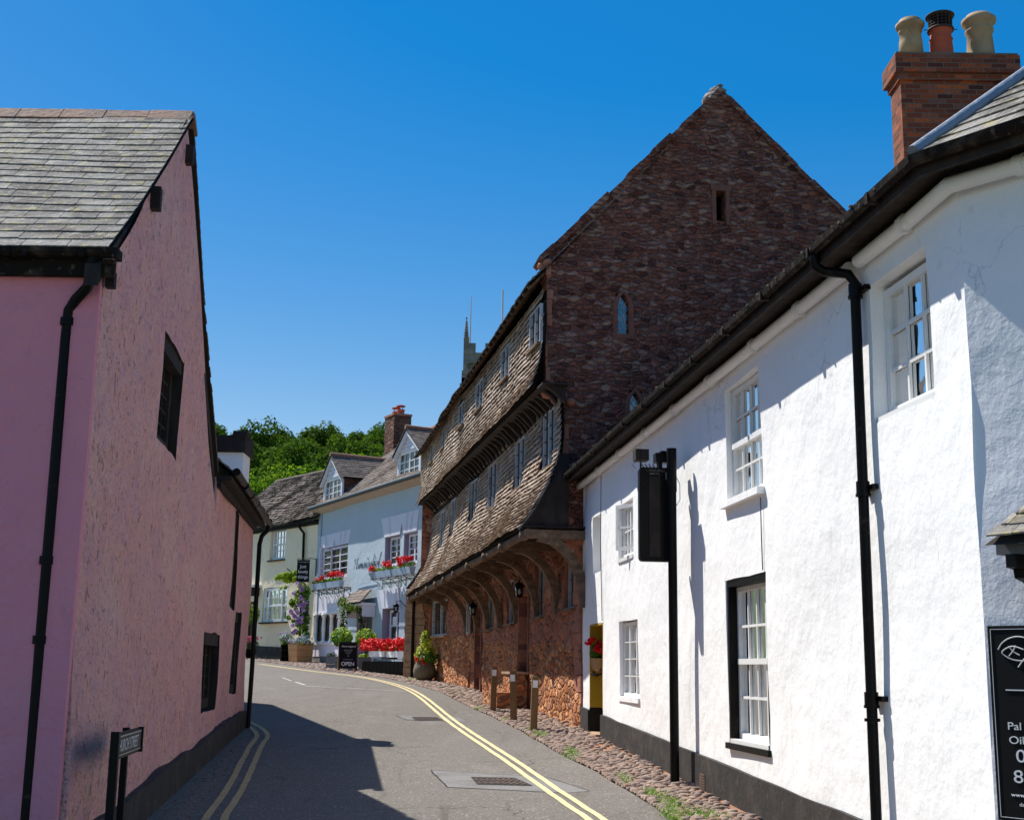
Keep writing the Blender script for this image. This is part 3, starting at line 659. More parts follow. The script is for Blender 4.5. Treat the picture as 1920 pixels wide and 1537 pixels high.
# kerb grass
r = random.Random(5); mb = MB()
for (x, y, rx, ry, k) in ((1.42, 16.2, .07, .5, 200), (1.75, 14.1, .12, .5, 420), (1.62, 14.9, .07, .3, 220), (1.95, 13.4, .14, .3, 300), (1.66, 13.3, .08, .35, 260), (.93, 19.0, .10, .55, 420), (.55, 21.9, .12, .3, 260), (.42, 22.9, .08, .15, 120), (-.05, 24.9, .06, .2, 120), (-.6, 27.7, .08, .3, 90), (-2.75, 39.9, .35, .5, 500), (-.1, 26.9, .08, .1, 60), (2.15, 12.5, .2, .3, 250), (.5, 22.3, .05, .05, 60)):
    for _ in range(k):
        X, Y = x+r.gauss(0, rx*.6), y+r.gauss(0, ry*.6); h = .02+.05*r.random(); a = r.random()*6.28; lx, ly = math.cos(a)*h*.9, math.sin(a)*h*.9; wq = .006+.006*r.random()
        z = G(Y)+.02; mb.add([(X-wq*math.sin(a), Y+wq*math.cos(a), z), (X+wq*math.sin(a), Y-wq*math.cos(a), z), (X+lx, Y+ly, z+h*.8)], [(0, 1, 2)])
tag(mb.build('kerb_grass', 'grass'), 'low green grass and weeds growing between the footway cobbles', 'grass', kind='stuff')
pts = []
for _ in range(420):
    y = r.uniform(10.5, 21.5); x = -2.05-.108*y+.1+abs(r.gauss(0, .28)); pts.append((V((x, y, G(y)+.008)), V((0, 0, 2))))
for _ in range(120):
    y = r.uniform(12, 24); pts.append((V((rightx(y)-.08-abs(r.gauss(0, .1)), y, G(y)+.04)), V((0, 0, 2))))
tag(leaves(pts, .032, 4).build('leaf_litter', 'dleaf'), 'dry brown leaves and grit along the foot of the walls', 'leaf litter', kind='stuff')
# ================================================================== white cottage (right)
WC = thing('white_cottage', FW(7, G(15.4)), 'long white limewashed cottage with black plinth and brick chimney at the right', 'house')
ops = [(13.36, 14.10, 3.25, 4.22, .22), (10.75, 11.90, 3.30, 4.16, .14), (4.56, 5.86, 3.44, 4.74, .16), (.55, 1.62, 3.56, 4.70, .26), (4.50, 5.93, .83, 2.60, .23), (10.43, 11.84, 1.17, 2.35, .13), (13.22, 14.36, .3, 2.39, .9)]
ZT = 4.98
wall('wall', FW, 0, 15.1, -.4, ZT, ops, WC, ['white', 'white'], wob=(.035, .7), thick=.45, step=.3, ju=.012)
opA = [(1.0, 1.95, .1, 2.05, .25)]
wall('wall', FA, 0, 6.2, -.4, ZT, opA, WC, ['whitesh', 'whitesh'], wob=(.02, .9), thick=.45, step=.3)
mb = MB(); e = FW(15.1, 0); mb.hexa([V((e.x+.002, e.y, -.4)), V((e.x+8, e.y+.95, -.4)), V((e.x+8, e.y+1.0, -.4)), V((e.x+.002, e.y+.05, -.4)), V((e.x+.002, e.y, ZT)), V((e.x+8, e.y+.95, ZT)), V((e.x+8, e.y+1.0, ZT)), V((e.x+.002, e.y+.05, ZT))]); mb.build('end_wall', 'white', WC)
room(FW, ops[:6], WC); room(FA, opA, WC, .5)
# plinth band
mb = MB(); us = [i*.3 for i in range(51)]
def band(fr, us, top, n0, n1, skip=()):
    for a, b in zip(us, us[1:]):
        if any(s0-.01 < (a+b)/2 < s1+.01 for s0, s1 in skip): continue
        za, zb = top(a), top(b); mb.hexa([fr(a, -.45, n0), fr(b, -.45, n0), fr(b, -.45, n1), fr(a, -.45, n1), fr(a, za, n0), fr(b, zb, n0), fr(b, zb, n1-.004), fr(a, za, n1-.004)])
ptop = lambda u: gz(FW, u)+.40+.012*noise.noise(V((u*1.3, 0, 0)))-.02*(u/15)
band(FW, breaks(0, 15.1, (13.22, 14.36), .3), ptop, -.06, .045, [(13.22, 14.36)])
band(FA, breaks(0, .95, (), .3), lambda u: gz(FA, u)+.42, -.03, .026)
_split(mb, 'plinth', 'plinth', WC)
# porch recess of the yellow door
mb = MB()
mb.fb(FW, 14.325, 14.352, -.89, .012, .98, 2.37); mb.fb(FW, 13.23, 13.25, -.89, -.004, .98, 2.37); mb.fb(FW, 13.25, 14.325, -.89, -.004, 2.355, 2.382); mb.build('porch_lining', 'olive', WC)
mb = MB(); mb.fb(FW, 14.32, 14.352, -.89, .014, .3, .978); _split(mb, 'porch_plinth', 'black', WC)
mb = MB(); mb.fb(FW, 13.25, 14.32, -.86, -.80, .55, 2.35); d_ = mb.build('door', 'door', WC); mb = MB(); mb.lathe(FW(13.4, 1.5, -.84), [(.0, -.03), (.03, -.02), (.03, .02), (0, .03)]); mb.build('handle', 'potb', d_)
mb = MB(); mb.fb(FW, 13.2, 14.4, -.5, .12, .2, gz(FW, 13.8)+.045); mb.build('doorstep', 'ashlar', WC)
# windows
window(FW, 13.36, 14.10, 3.27, 4.20, WC, n=-.21, cols=2, rows=4, curtain=1, fw=.05)
window(FW, 10.76, 11.89, 3.31, 4.15, WC, n=-.12, cols=2, rows=2, mull=2, curtain=1, fw=.055, sill=(.02, .05, 'paint', 0))
op_ = MB(); hx = FW(10.83, 0, -.06); ho = Frame((hx.x, hx.y), (FW.d.x*.9+FW.n.x*.45, FW.d.y*.9+FW.n.y*.45), FW.n)
op_.fb(ho, 0, .04, -.02, .02, 3.4, 4.09); op_.fb(ho, .44, .48, -.02, .02, 3.4, 4.09); op_.fb(ho, .04, .44, -.02, .02, 3.4, 3.45); op_.fb(ho, .04, .44, -.02, .02, 4.04, 4.09); op_.fb(ho, .04, .44, -.01, .01, 3.73, 3.755); op_.build('open_casement', 'paint', WC)
window(FW, 4.57, 5.85, 3.46, 4.73, WC, n=-.13, cols=4, rows=4, split=4.08, fw=.055, sill=(.07, .07, 'white', .06))
window(FW, .56, 1.61, 3.60, 4.66, WC, n=-.16, cols=3, rows=3, fw=.06, bw=.028, sill=(.0, .06, 'paint', 0))
window(FW, 4.56, 5.87, .90, 2.52, WC, n=-.155, cols=4, rows=4, split=1.72, fw=.05, bw=.028, sill=(-.0, .05, 'paint', 0))
mb = MB()
mb.fb(FW, 5.872, 5.928, -.21, -.01, .832, 2.597); mb.fb(FW, 4.502, 4.558, -.21, -.01, .832, 2.597); mb.fb(FW, 4.558, 5.872, -.21, -.01, 2.522, 2.597); mb.fb(FW, 4.47, 5.95, -.1, .035, .80, .862); mb.build('box_frame', 'black', WC)
window(FW, 10.43, 11.84, 1.22, 2.33, WC, n=-.11, cols=1, rows=4, mull=3, fw=.045, bw=.014, fm='paint', curtain=0, sill=(.02, .07, 'white', 0))
window(FA, 1.0, 1.95, .1, 2.05, WC, n=-.2, cols=2, rows=3, fm='black', glass='glass', name='shop_door')
# white pipe gutter under the eaves
def pipe_run(pts, r_, nm, mt, clips=(), parent=WC, cr_=1.25):
    mb = MB(); mb.tube(pts, r_, 10)
    for p, d in clips:
        p = V(p); d = V(d).normalized(); mb.tube([p-d*.035, p+d*.035], r_*cr_, 10)
    return mb.build(nm, mt, parent)
zz = 4.93
pA = FA(0, zz, .07); pC = FW(0, zz, .07)
corner = V(((pA.x+pC.x)/2-.03, (pA.y+pC.y)/2-.02, zz))
d3 = V((FW.d.x, FW.d.y, 0))
pipe_run([FW(15.15, zz, .07), FW(12, zz, .07), FW(6, zz, .07), FW(1.86, zz, .07)], .060, 'white_gutter', 'paint', [(FW(u, zz, .07), d3) for u in (13.2, 11.4, 9.6, 7.9, 6.2, 4.5, 3.1)])
pipe_run([FW(1.66, zz, .07), FW(.8, zz, .07), corner, FA(.6, zz, .07), FA(6.2, zz, .07)], .060, 'white_gutter', 'paint', [(FW(.75, zz, .07), d3), (FA(.5, zz, .07), (FA.d.x, FA.d.y, 0))])
mb = MB()
for u in (13.2, 11.4, 9.6, 7.9, 6.2, 4.5, 3.1, .75): mb.tube([FW(u-.03, zz+.05, .03), FW(u-.03, zz-.07, .03), FW(u-.03, zz-.085, .13), FW(u-.03, zz-.03, .135)], .006, 5)
_split(mb, 'gutter_bracket', 'paint', WC)
# eaves: fascia, soffit, half round black gutter
mb = MB()
OV = .34
def corner2(n, z):     # intersection of offset lines of FW and FA
    a = FW(0, 0, n); b = FA(0, 0, n); d1 = FW.d; d2 = FA.d; det = d1.x*(-d2.y)+d2.x*d1.y
    t = ((b.x-a.x)*(-d2.y)+d2.x*(b.y-a.y))/det; return V((a.x+d1.x*t, a.y+d1.y*t, z))
def eave_prism(mb, n0, n1, z0, z1, mi=0, uend=15.2, aend=6.2):
    A = [FW(uend, 0, n0), corner2(n0, 0), FA(aend, 0, n0)]; B = [FW(uend, 0, n1), corner2(n1, 0), FA(aend, 0, n1)]
    for k in (0, 1):
        q = [A[k], A[k+1], B[k+1], B[k]]; mb.hexa([V((p.x, p.y, z0)) for p in q]+[V((p.x, p.y, z1)) for p in q], mi)
eave_prism(mb, -.05, OV-.04, 5.03, 5.055); eave_prism(mb, OV-.04, OV-.012, 4.965, 5.10); eave_prism(mb, -.06, -.01, 4.97, 5.03); mb.build('fascia', 'dwood', WC)
mb = MB()
for n0, z0, n1, z1 in ((OV, 5.09, OV+.004, 5.045), (OV+.004, 5.045, OV+.04, 5.02), (OV+.04, 5.02, OV+.075, 5.045), (OV+.075, 5.045, OV+.085, 5.09)):
    A = [FW(15.2, z0, n0), corner2(n0, z0), FA(6.2, z0, n0)]; B = [FW(15.2, z1, n1), corner2(n1, z1), FA(6.2, z1, n1)]
    for k in (0, 1): mb.quad(A[k], A[k+1], B[k+1], B[k]); mb.quad(*[p+V((0, 0, .006)) for p in (A[k], A[k+1], B[k+1], B[k])])
g_ = mb.build('gutter', 'gutterk', WC)
mb = MB()
for i in range(12): u = .6+i*1.28; mb.fb(FW, u-.025, u+.025, OV-.002, OV+.092, 5.012, 5.096)
_split(mb, 'gutter_joint', 'gutterk', g_)
# mossy debris and slate edge along the gutter
rr = random.Random(12); mb = MB()
for i in range(150):
    u = rr.uniform(.3, 15.1); s_ = rr.uniform(.01, .03)
    mb.lathe(FW(u, 5.075+rr.uniform(-.01, .025), OV+.02+rr.uniform(0, .07)), [(0, -.5*s_), (s_, -.2*s_), (s_*.8, .4*s_), (0, .6*s_)], 5)
mb.build('moss', 'pot', g_)['kind'] = 'stuff'
# roof planes with hip
pit = math.tan(math.radians(38)); zE = 5.10; rr_ = 5.4
CE = corner2(OV+.03, zE); CR = corner2(-rr_+OV, zE+pit*rr_)
Wf = FW(15.25, zE, OV+.03); Wr = FW(15.25, zE+pit*rr_, -rr_+OV)
Af = FA(6.2, zE, OV+.03); Ar = FA(6.2, zE+pit*rr_, -rr_+OV)
Ls = (rr_+.03)/math.cos(math.radians(38))
dsW = (Wr-Wf).normalized(); uC = (Wf-CE).length
hW = (FW.d.dot(V((CR.x-CE.x, CR.y-CE.y))))  # how far the hip runs along u
tiles('roof', plane_S(CE, (FW.d.x, FW.d.y, 0), dsW, .03), 0, uC, Ls, 'slate', WC, tw=.30, ex=.2, th=.012, lift=.02, seed=4, clipu=lambda s_: (hW*s_/Ls+.0, uC))
dsA = (Ar-Af).normalized(); uA = (Af-CE).length; hA = FA.d.dot(V((CR.x-CE.x, CR.y-CE.y)))
tiles('roof', plane_S(CE, (FA.d.x, FA.d.y, 0), dsA, .02), 0, uA, Ls, 'slate', WC, tw=.30, ex=.2, th=.012, lift=.02, seed=5, clipu=lambda s_: (hA*s_/Ls+.0, uA))
pipe_run([CE+V((0, 0, .03)), CR+V((0, 0, .05))], .05, 'hip_flashing', 'lead')
mb = MB(); back = V((4, .3, 0))
mb.quad(CR, Wr, Wr+V((5.5, .6, -4)), CR+V((5.5, .6, -4))); mb.quad(CR, CR+V((5.5, .6, -4)), Ar+V((5.5, .6, -4)), Ar)
mb.build('rear_roof', 'slateb', WC)
# black downpipe with swan neck
zp = 4.80
mb = MB()
mb.tube([FW(1.84, 5.02, OV+.04), FW(1.84, 4.93, OV+.03), FW(1.83, 4.88, OV-.04), FW(1.78, 4.86, .20), FW(1.74, 4.84, .13), FW(1.72, 4.76, .085), FW(1.72, 3.0, .085), FW(1.72, 1.2, .085), FW(1.72, -.2, .085)], .042, 12)
for z in (4.70, 3.06, 1.42): mb.tube([FW(1.72, z-.05, .085), FW(1.72, z+.05, .085)], .054, 12); mb.fb(FW, 1.60, 1.84, .0, .05, z-.02, z+.02)
for z in (3.0, 1.36, 1.26, 4.64): mb.tube([FW(1.72, z-.012, .085), FW(1.72, z+.012, .085)], .06, 12)
mb.build('downpipe', 'black', WC)
mb = MB()
for z in range(6): mb.fb(FW, 6.79+.0, 6.98, .046, .052, .285+z*.03, .297+z*.03)
mb.fb(FW, 6.77, 7.0, .044, .048, .275, .46); mb.build('air_vent', 'iron', WC)
mb = MB(); mb.tube([FW(4.585, 3.36, .012), FW(4.578, 3.0, .014), FW(4.57, 2.62, .012)], .006, 5); mb.build('cable', 'ink', WC)
mb = MB(); mb.tube([FW(13.3, 4.86, .012), FW(13.33, 3.6, .014), FW(13.2, 2.42, .012)], .007, 5); mb.build('cable', 'ink', WC)
# brick chimney
CX = Frame((5.81, 18.0), (1, 0), (0, -1))
mb = MB(); mb.fb(CX, 0, 1.70, -.50, 0, 4, 10.42)
CH = mb.build('chimney', 'brick', WC)
mb = MB(); mb.fb(CX, -.035, 1.735, -.535, .035, 10.422, 10.53); mb.fb(CX, -.09, 1.80, -.6, .09, 10.533, 10.82); mb.build('corbel', 'brick', CH)
mb = MB(); mb.fb(CX, -.07, 1.78, -.58, .07, 10.822, 10.86); mb.fb(CX, .0, 1.70, -.5, -.0, 10.862, 10.885); mb.build('flaunching', 'pot', CH)
mb = MB(); mb.lathe(CX(.27, 10.87, -.25), [(.19, 0), (.175, .3), (.155, .46), (.18, .47), (.155, .49), (.18, .50), (.155, .52), (.18, .535), (.215, .56), (.22, .60), (.17, .63), (.165, .67), (.12, .67), (.12, .5)], 24); mb.build('chimney_pot', 'potb', CH)
mb = MB(); mb.lathe(CX(.74, 10.87, -.25), [(.20, 0), (.185, .02), (.165, .33), (.18, .35), (.155, .37), (.165, .47), (.19, .52), (.12, .52), (.12, .4)], 24); mb.build('chimney_pot', 'potr', CH)
mb = MB(); q = CX(.74, 10.87, -.25)
mb.lathe(q, [(.20, .50), (.20, .53), (.17, .54), (.17, .50)], 20)
for k in range(18): a = 2*PI*k/18; mb.tube([q+V((.17*math.cos(a), .17*math.sin(a), .53)), q+V((.18*math.cos(a), .18*math.sin(a), .74))], .005 if k % 3 else .011, 5)
for z in (.58, .63, .68): mb.lathe(q, [(.172, z), (.178, z), (.178, z+.008), (.172, z+.008)], 18)
mb.lathe(q, [(.215, .735), (.22, .75), (.12, .80), (.0, .815)], 24); mb.tube([q+V((-.26, 0, .52)), q+V((.26, .0, .54))], .008, 5); mb.build('cowl', 'wire', CH)
mb = MB(); mb.lathe(CX(1.34, 10.87, -.25), [(.23, 0), (.21, .1), (.185, .46), (.215, .49), (.215, .51), (.185, .53), (.195, .58), (.255, .64), (.26, .69), (.20, .73), (.19, .76), (.13, .76), (.13, .6)], 24); mb.build('chimney_pot', 'potb', CH)
# door canopy on the angled wall
mb = MB()
mb.hexa([FA(.17, 2.40, 0), FA(1.9, 2.40, 0), FA(1.9, 2.30, .55), FA(.17, 2.30, .55), FA(.17, 2.43, 0), FA(1.9, 2.43, 0), FA(1.9, 2.33, .57), FA(.17, 2.33, .57)])
CAN = None
mb = MB(); c0 = .36
mb.fb(FA, c0+.02, 2.2, .002, .46, 2.33, 2.42)
CAN = mb.build('door_canopy', 'door', WC)
def S_can(u, s_): return FA(u, 2.43+.55*s_/.62*.62, .56-.56*s_/.62*.9)
tiles('canopy_slates', S_can, c0, 2.25, .60, 'slate', CAN, tw=.16, ex=.13, th=.012, lift=.016, seed=8, clipu=lambda s_: (c0+.32*s_, 2.25-.32*s_))
mb = MB(); prof = [(0.0, 2.33), (.46, 2.33), (.46, 2.25), (.38, 2.24), (.37, 2.19), (.28, 2.17), (.17, 2.10), (.10, 2.0), (.07, 1.88), (0, 1.86)]
for uu in (c0+.08, 2.05): mb.prism([FA(uu, z, n) for n, z in prof], V((FA.d.x, FA.d.y, 0))*.07)
_split(mb, 'canopy_bracket', 'black', CAN)
# sign board
SB = thing('shop_sign_board', FA(.4, .72, .02), 'black painted board with white lettering on the angled white wall', 'sign')
mb = MB(); mb.fb(FA, .035, .60, .012, .03, .72, 1.92); mb.build('board', 'chalk', SB)
mb = MB(); F_ = FA
for a, b, c, d in ((.055, .058, .74, 1.90), (.577, .580, .74, 1.90)): mb.fb(F_, a, b, .031, .034, c, d)
mb.fb(F_, .055, .58, .031, .034, .740, .743); mb.fb(F_, .055, .58, .031, .034, 1.897, 1.90); mb.fb(F_, .14, .5, .031, .034, 1.515, 1.522); mb.build('border', 'letter', SB)
mb = MB()
sw = [(.10, 1.77), (.12, 1.81), (.155, 1.84), (.20, 1.85), (.25, 1.83), (.28, 1.78), (.27, 1.72), (.22, 1.70), (.16, 1.71), (.12, 1.745), (.13, 1.77), (.17, 1.79), (.22, 1.77)]
def cr2(P):
    P = [V(p) for p in P]; out = []
    for i in range(len(P)-1):
        p0, p1, p2, p3 = P[max(i-1, 0)], P[i], P[i+1], P[min(i+2, len(P)-1)]
        for j in range(6): t = j/6; out.append(.5*((2*p1)+(p2-p0)*t+(2*p0-5*p1+4*p2-p3)*t*t+(3*p1-p0-3*p2+p3)*t**3))
    return out+[P[-1]]
for P_ in (sw, ((.15, 1.73), (.17, 1.76), (.185, 1.795)), ((.15, 1.79), (.175, 1.755), (.20, 1.735)), ((.19, 1.66), (.22, 1.71), (.27, 1.75), (.33, 1.74))):
    mb.tube([FA(.105+(p.x-.10)*1.45, p.y, .034) for p in cr2(P_)], .0045, 5); mb.build('lettering', 'letter', SB)
for s_, z, u, k in (('Pal', 1.275, .135, .066), ('Oil', 1.19, .14, .066), ('0', 1.08, .18, .11), ('8', .955, .155, .11), ('www', .87, .135, .032), ('da', .815, .185, .03)): text(s_, k, FA, u, z, .032, 'letter', SB, sx=1.3)
# ================================================================== pink house (left)
PH = thing('pink_house', (-3.6, 12, G(12)), 'tall pink limewashed house with slate roof and black downpipe at the left', 'house')
def ptop_(u): return 4.15
ops = [(2.66, 4.12, 3.74, 4.80, .3), (7.52, 9.12, 1.0, 2.02, .28), (9.98, 10.75, 2.45, 3.93, .16), (11.0, 11.75, 1.15, 2.43, .16)]
UM = 7.6   # where the gable ends and the wing starts
def keepP(u, z):
    return True
def vv(u, z): return FS(u, z, 0)
nrm_f = V((FS.d.x*-.64, FS.d.y*-.64, .77)); 
clipsP = []
gable_ops = [ops[0], ops[1]]
wall('gable_wall', FS, 0, UM, -.4, 7.45, [ops[0]]+[(7.52, UM, 1.0, 2.02, .28)], PH, ['pink', 'dwood'], wob=(.07, .55), step=.22, ju=.035, thick=.5,
     clips=[(FS(0, 4.55), V((-FS.d.x*.647, -FS.d.y*.647, .762))), (FS(3.36, 7.40), V((FS.d.x*.667, FS.d.y*.667, .745))), (FS(4.98, 5.95), V((FS.d.x*.567, FS.d.y*.567, .824)))])
wall('wing_wall', FS, UM, 13.15, -.4, 4.06, [(UM, 9.12, 1.0, 2.02, .28)]+ops[2:], PH, ['pink', 'dwood'], wob=(.07, .55), step=.22, ju=.035, thick=.5)
FP2 = Frame((-3.15, 9.37), (-1, 0), (0, -1))
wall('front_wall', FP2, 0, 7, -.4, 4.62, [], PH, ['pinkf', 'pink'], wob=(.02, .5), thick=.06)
mb = MB(); e = FS(13.15, 0); mb.quad(V((e.x, e.y, -.4)), V((e.x-6, e.y-.6, -.4)), V((e.x-6, e.y-.6, 4.1)), V((e.x, e.y, 4.1))); mb.build('rear_wall', 'pink', PH)
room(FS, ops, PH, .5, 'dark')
band_us = breaks(0, 13.15, (), .25)
mb = MB(); band(FS, band_us, lambda u: gz(FS, u)+.33+.06*noise.noise(V((u*.8, 3, 0)))+.02*noise.noise(V((u*4, 3, 0))), -.05, .075)
_split(mb, 'plinth', 'plinth', PH)
def heavy_window(u0, u1, z0, z1, n=-.2, lights=2):
    w_ = window(FS, u0, u1, z0, z1, PH, n=n, cols=2, rows=5, mull=lights, fm='dwood', fw=.10, bw=.018, glass='glassd', dep=.09)
    mb = MB(); mb.fb(FS, u0-.02, u1+.02, n+.06, -.02, z1-.12, z1+.04); mb.build('lintel', 'dwood', w_)
    return w_
heavy_window(2.68, 4.10, 3.76, 4.78); heavy_window(7.58, 9.08, 1.02, 1.98, -.2, 3)
heavy_window(10.0, 10.73, 2.47, 3.90, -.12, 1); heavy_window(11.02, 11.73, 1.17, 2.40, -.12, 1)
# roofs
ez0 = 4.66; rz = 7.37; fy0 = 9.22; ry = 12.82
def S_front(u, s_):
    L = math.hypot(ry-fy0, rz-ez0); t = s_/L; xe = -3.08-.108*(t*(ry-fy0)-.2)
    p = V((xe-u, fy0+(ry-fy0)*t, ez0+(rz-ez0)*t-.05*math.sin(t*PI))); p.z += .03*noise.noise(p*.6); return p
Lf = math.hypot(ry-fy0, rz-ez0)
tiles('roof', S_front, 0, 7.2, Lf, 'slate', PH, tw=.31, ex=.205, th=.010, lift=.015, seed=21, jit=.3)
def S_rear(u, s_):
    pr = [(16.95, 4.13), (14.4, 5.98), (12.86, 7.36)]; L1 = math.hypot(2.55, 1.85); L2 = math.hypot(1.54, 1.45)
    if s_ < L1: t = s_/L1; y, z = pr[0][0]+(pr[1][0]-pr[0][0])*t, pr[0][1]+(pr[1][1]-pr[0][1])*t
    else: t = (s_-L1)/L2; y, z = pr[1][0]+(pr[2][0]-pr[1][0])*t, pr[1][1]+(pr[2][1]-pr[1][1])*t
    x = -2.08-.108*y-u; p = V((x, y, z)); p.z += .03*noise.noise(p*.7); return p
tiles('roof', S_rear, 0, 7.2, math.hypot(2.55, 1.85)+math.hypot(1.54, 1.45), 'slateb', PH, tw=.2, ex=.14, th=.02, lift=.03, seed=22, jit=.4)
mb = MB(); rt = random.Random(2)
for i in range(16):
    x = -3.46-i*.46; z = rz+.015+.006*rt.random(); h = .012*(i % 2)
    mb.prism([(x+.01, ry+.20, z-.17), (x+.01, ry+.05, z+.0), (x+.01, ry-.05, z+.0), (x+.01, ry-.20, z-.16), (x+.01, ry-.185, z-.185), (x+.01, ry, z-.05), (x+.01, ry+.185, z-.195)], (-.448, 0, .004*rt.random()))
mb.build('ridge_tiles', 'terra', PH)
# verge boards following the gable
mb = MB()
vp = [(fy0+.0, ez0-.02), (ry, rz-.02), (14.4, 5.97), (16.95, 4.12)]
for (y0, z0), (y1, z1) in zip(vp, vp[1:]):
    x0, x1 = -2.10-.108*y0, -2.10-.108*y1; z0 -= .10; z1 -= .10
    mb.hexa([V((x0-.13, y0, z0-.17)), V((x0-.02, y0, z0-.17)), V((x1-.02, y1, z1-.17)), V((x1-.13, y1, z1-.17)), V((x0-.13, y0, z0)), V((x0-.02, y0, z0)), V((x1-.02, y1, z1)), V((x1-.13, y1, z1))])
mb.build('verge_board', 'dwood', PH)
mb = MB(); mb.fb(FS, 1.50, 1.60, 0, .09, 5.62, 5.83); mb.fb(FS, 3.2, 3.3, 0, .09, 6.75, 6.95); mb.fb(FS, -.05, .03, -.0, .07, 4.42, 4.54); _split(mb, 'purlin_end', 'dwood', PH)
mb = MB()
mb.fb(FP, -.10, 7.2, .10, .15, 4.47, 4.60); mb.build('fascia', 'gutterk', PH)
mb = MB(); arc = [(.20+.055*math.cos(a)*-1, 4.655-.06*math.sin(a)) for a in [PI*i/6 for i in range(7)]]
for (n0, z0), (n1, z1) in zip(arc, arc[1:]): mb.quad(FP(-.14, z0, n0), FP(7.2, z0, n0), FP(7.2, z1, n1), FP(-.14, z1, n1)); mb.quad(FP(-.14, z0, n0+.003), FP(7.2, z0, n0+.003), FP(7.2, z1+.004, n1), FP(-.14, z1+.004, n1))
for u in (-.13, .12, .55, .68, 1.3, 2.2): mb.fb(FP, u-.02, u+.02, .13, .262, 4.588, 4.66)
mb.build('gutter', 'gutterk', PH)
mb = MB()
mb.tube([FP(.06, 4.60, .19), FP(.06, 4.46, .18), FP(.09, 4.38, .15), FP(.19, 4.30, .09), FP(.245, 4.22, .065), FP(.25, 4.0, .065), FP(.245, 2.4, .065), FP(.24, 1.0, .065), FP(.24, -.1, .065)], .040, 12)
for z in (4.13, 2.33, 1.76): mb.tube([FP(.25, z-.03, .065), FP(.25, z+.03, .065)], .052, 12)
for z in (2.33, 1.76): mb.tube([FP(.16, z, .03), FP(.34, z, .03)], .026, 8)
mb.build('downpipe', 'black', PH)
# wing roof, gutter, chimney, corner pipe
def S_wing(u, s_):
    p = FS(UM+.1+u, 4.14+.62*s_, .22-.78*s_); p.z += .03*noise.noise(p*.7); return p
tiles('wing_roof', S_wing, 0, 5.6, 3.3, 'slateb', PH, tw=.2, ex=.14, th=.02, lift=.03, seed=23, jit=.4)
mb = MB(); mb.quad(FS(UM+.1, 6.18, -2.35), FS(13.2, 6.18, -2.35), FS(13.2, 4.0, -5.2), FS(UM+.1, 4.0, -5.2)); mb.build('rear_roof', 'slateb', PH)
mb = MB(); mb.tube([FS(UM-.1, 4.13, .27), FS(10, 4.10, .275), FS(13.45, 4.07, .28)], .053, 12)
for u in (8.6, 9.6, 10.6, 11.5, 12.4, 13.2): mb.tube([FS(u, 4.10, .277), FS(u+.05, 4.10, .277)], .062, 12)
mb.build('gutter', 'black', PH)
mb = MB(); mb.fb(FS, UM, 13.3, .0, .2, 4.02, 4.09); mb.fb(FS, UM, 13.2, .02, .07, 3.93, 4.02); mb.build('fascia', 'dwood', PH)
mb = MB(); mb.tube([FS(13.3, 4.05, .27), FS(13.3, 3.95, .25), FS(13.28, 3.85, .16), FS(13.26, 3.7, .13), FS(13.2, 1.5, .12), FS(13.18, .3, .10)], .04, 12); mb.build('downpipe', 'black', PH)
FCn = Frame((-5.24, 22.55), (1, 0), (0, -1))
mb = MB(); mb.fb(FCn, 0, .46, -.6, 0, 3.8, 5.32); CHW = mb.build('wing_chimney', 'white', PH)
mb = MB(); mb.fb(FCn, -.05, .50, -.66, .06, 5.322, 5.62); mb.fb(FCn, .27, .52, -.3, .08, 5.60, 5.70); mb.build('chimney_cap', 'dwood', CHW)
# ---- street name plate
FZ = Frame((at(216, 1400, 9.6).x, 9.6), (at(263, 1400, 10.75).x-at(216, 1400, 9.6).x, 1.15), (1, 0))
SN = thing('street_name_sign', FZ(.5, G(10)), 'low black framed street name plate on two posts beside the pink wall', 'sign')
mb = MB(); mb.fb(FZ, 0, 1.12, -.008, .008, .925, 1.085); pl_ = mb.build('plate', 'signbk', SN)
mb = MB()
for a, b, c, d in ((.02, 1.10, .935, .94), (.02, 1.10, 1.07, 1.076)): mb.fb(FZ, a, b, .009, .011, c, d)
mb.build('border', 'signw', pl_)
text('CHURCH STREET', .125, FZ, .035, .962, .009, 'signw', pl_, sx=.98, ext=.001)
mb = MB(); mb.fb(FZ, -.045, .02, -.03, .03, -.1, 1.115); mb.build('post', 'blackm', SN)
mb = MB(); mb.fb(FZ, .62, .68, -.06, -.012, -.1, 1.115); mb.build('post', 'blackm', SN)
mb = MB(); mb.fb(FZ, -.03, 1.14, -.014, -.009, .905, 1.10); mb.fb(FZ, 1.12, 1.155, -.02, .02, .905, 1.10); mb.build('backing_frame', 'blackm', SN)
# ---- unseen neighbour house, its block shaped to cast the shadow on the road
NH = thing('shadow_house', (-9, 27, G(27)), 'unseen tall house behind the pink house wing, shaped to cast the road shadow', 'house')
fp = [(-6.3, 23.7), (-9.36, 32.2), (-14, 32.2), (-12, 23.7)]; mb = MB(); q0 = [V((x, y, 0)) for x, y in fp]; q1 = [V((x, y, 7.95+.03*(y-23.7))) for x, y in fp]
mb.hexa(q0[::-1]+q1[::-1]); mb.build('wall', 'cream', NH)
mb = MB(); rdg = [V((-9.6, 25.8, 9.1)), V((-11.4, 30.2, 9.2))]
q = [p+V((0, 0, .03)) for p in q1]
mb.quad(q[0], q[1], rdg[1], rdg[0]); mb.quad(q[2], q[3], rdg[0], rdg[1]); mb.add([q[3], q[0], rdg[0]], [(0, 1, 2)]); mb.add([q[1], q[2], rdg[1]], [(0, 1, 2)]); mb.build('roof', 'slateb', NH)
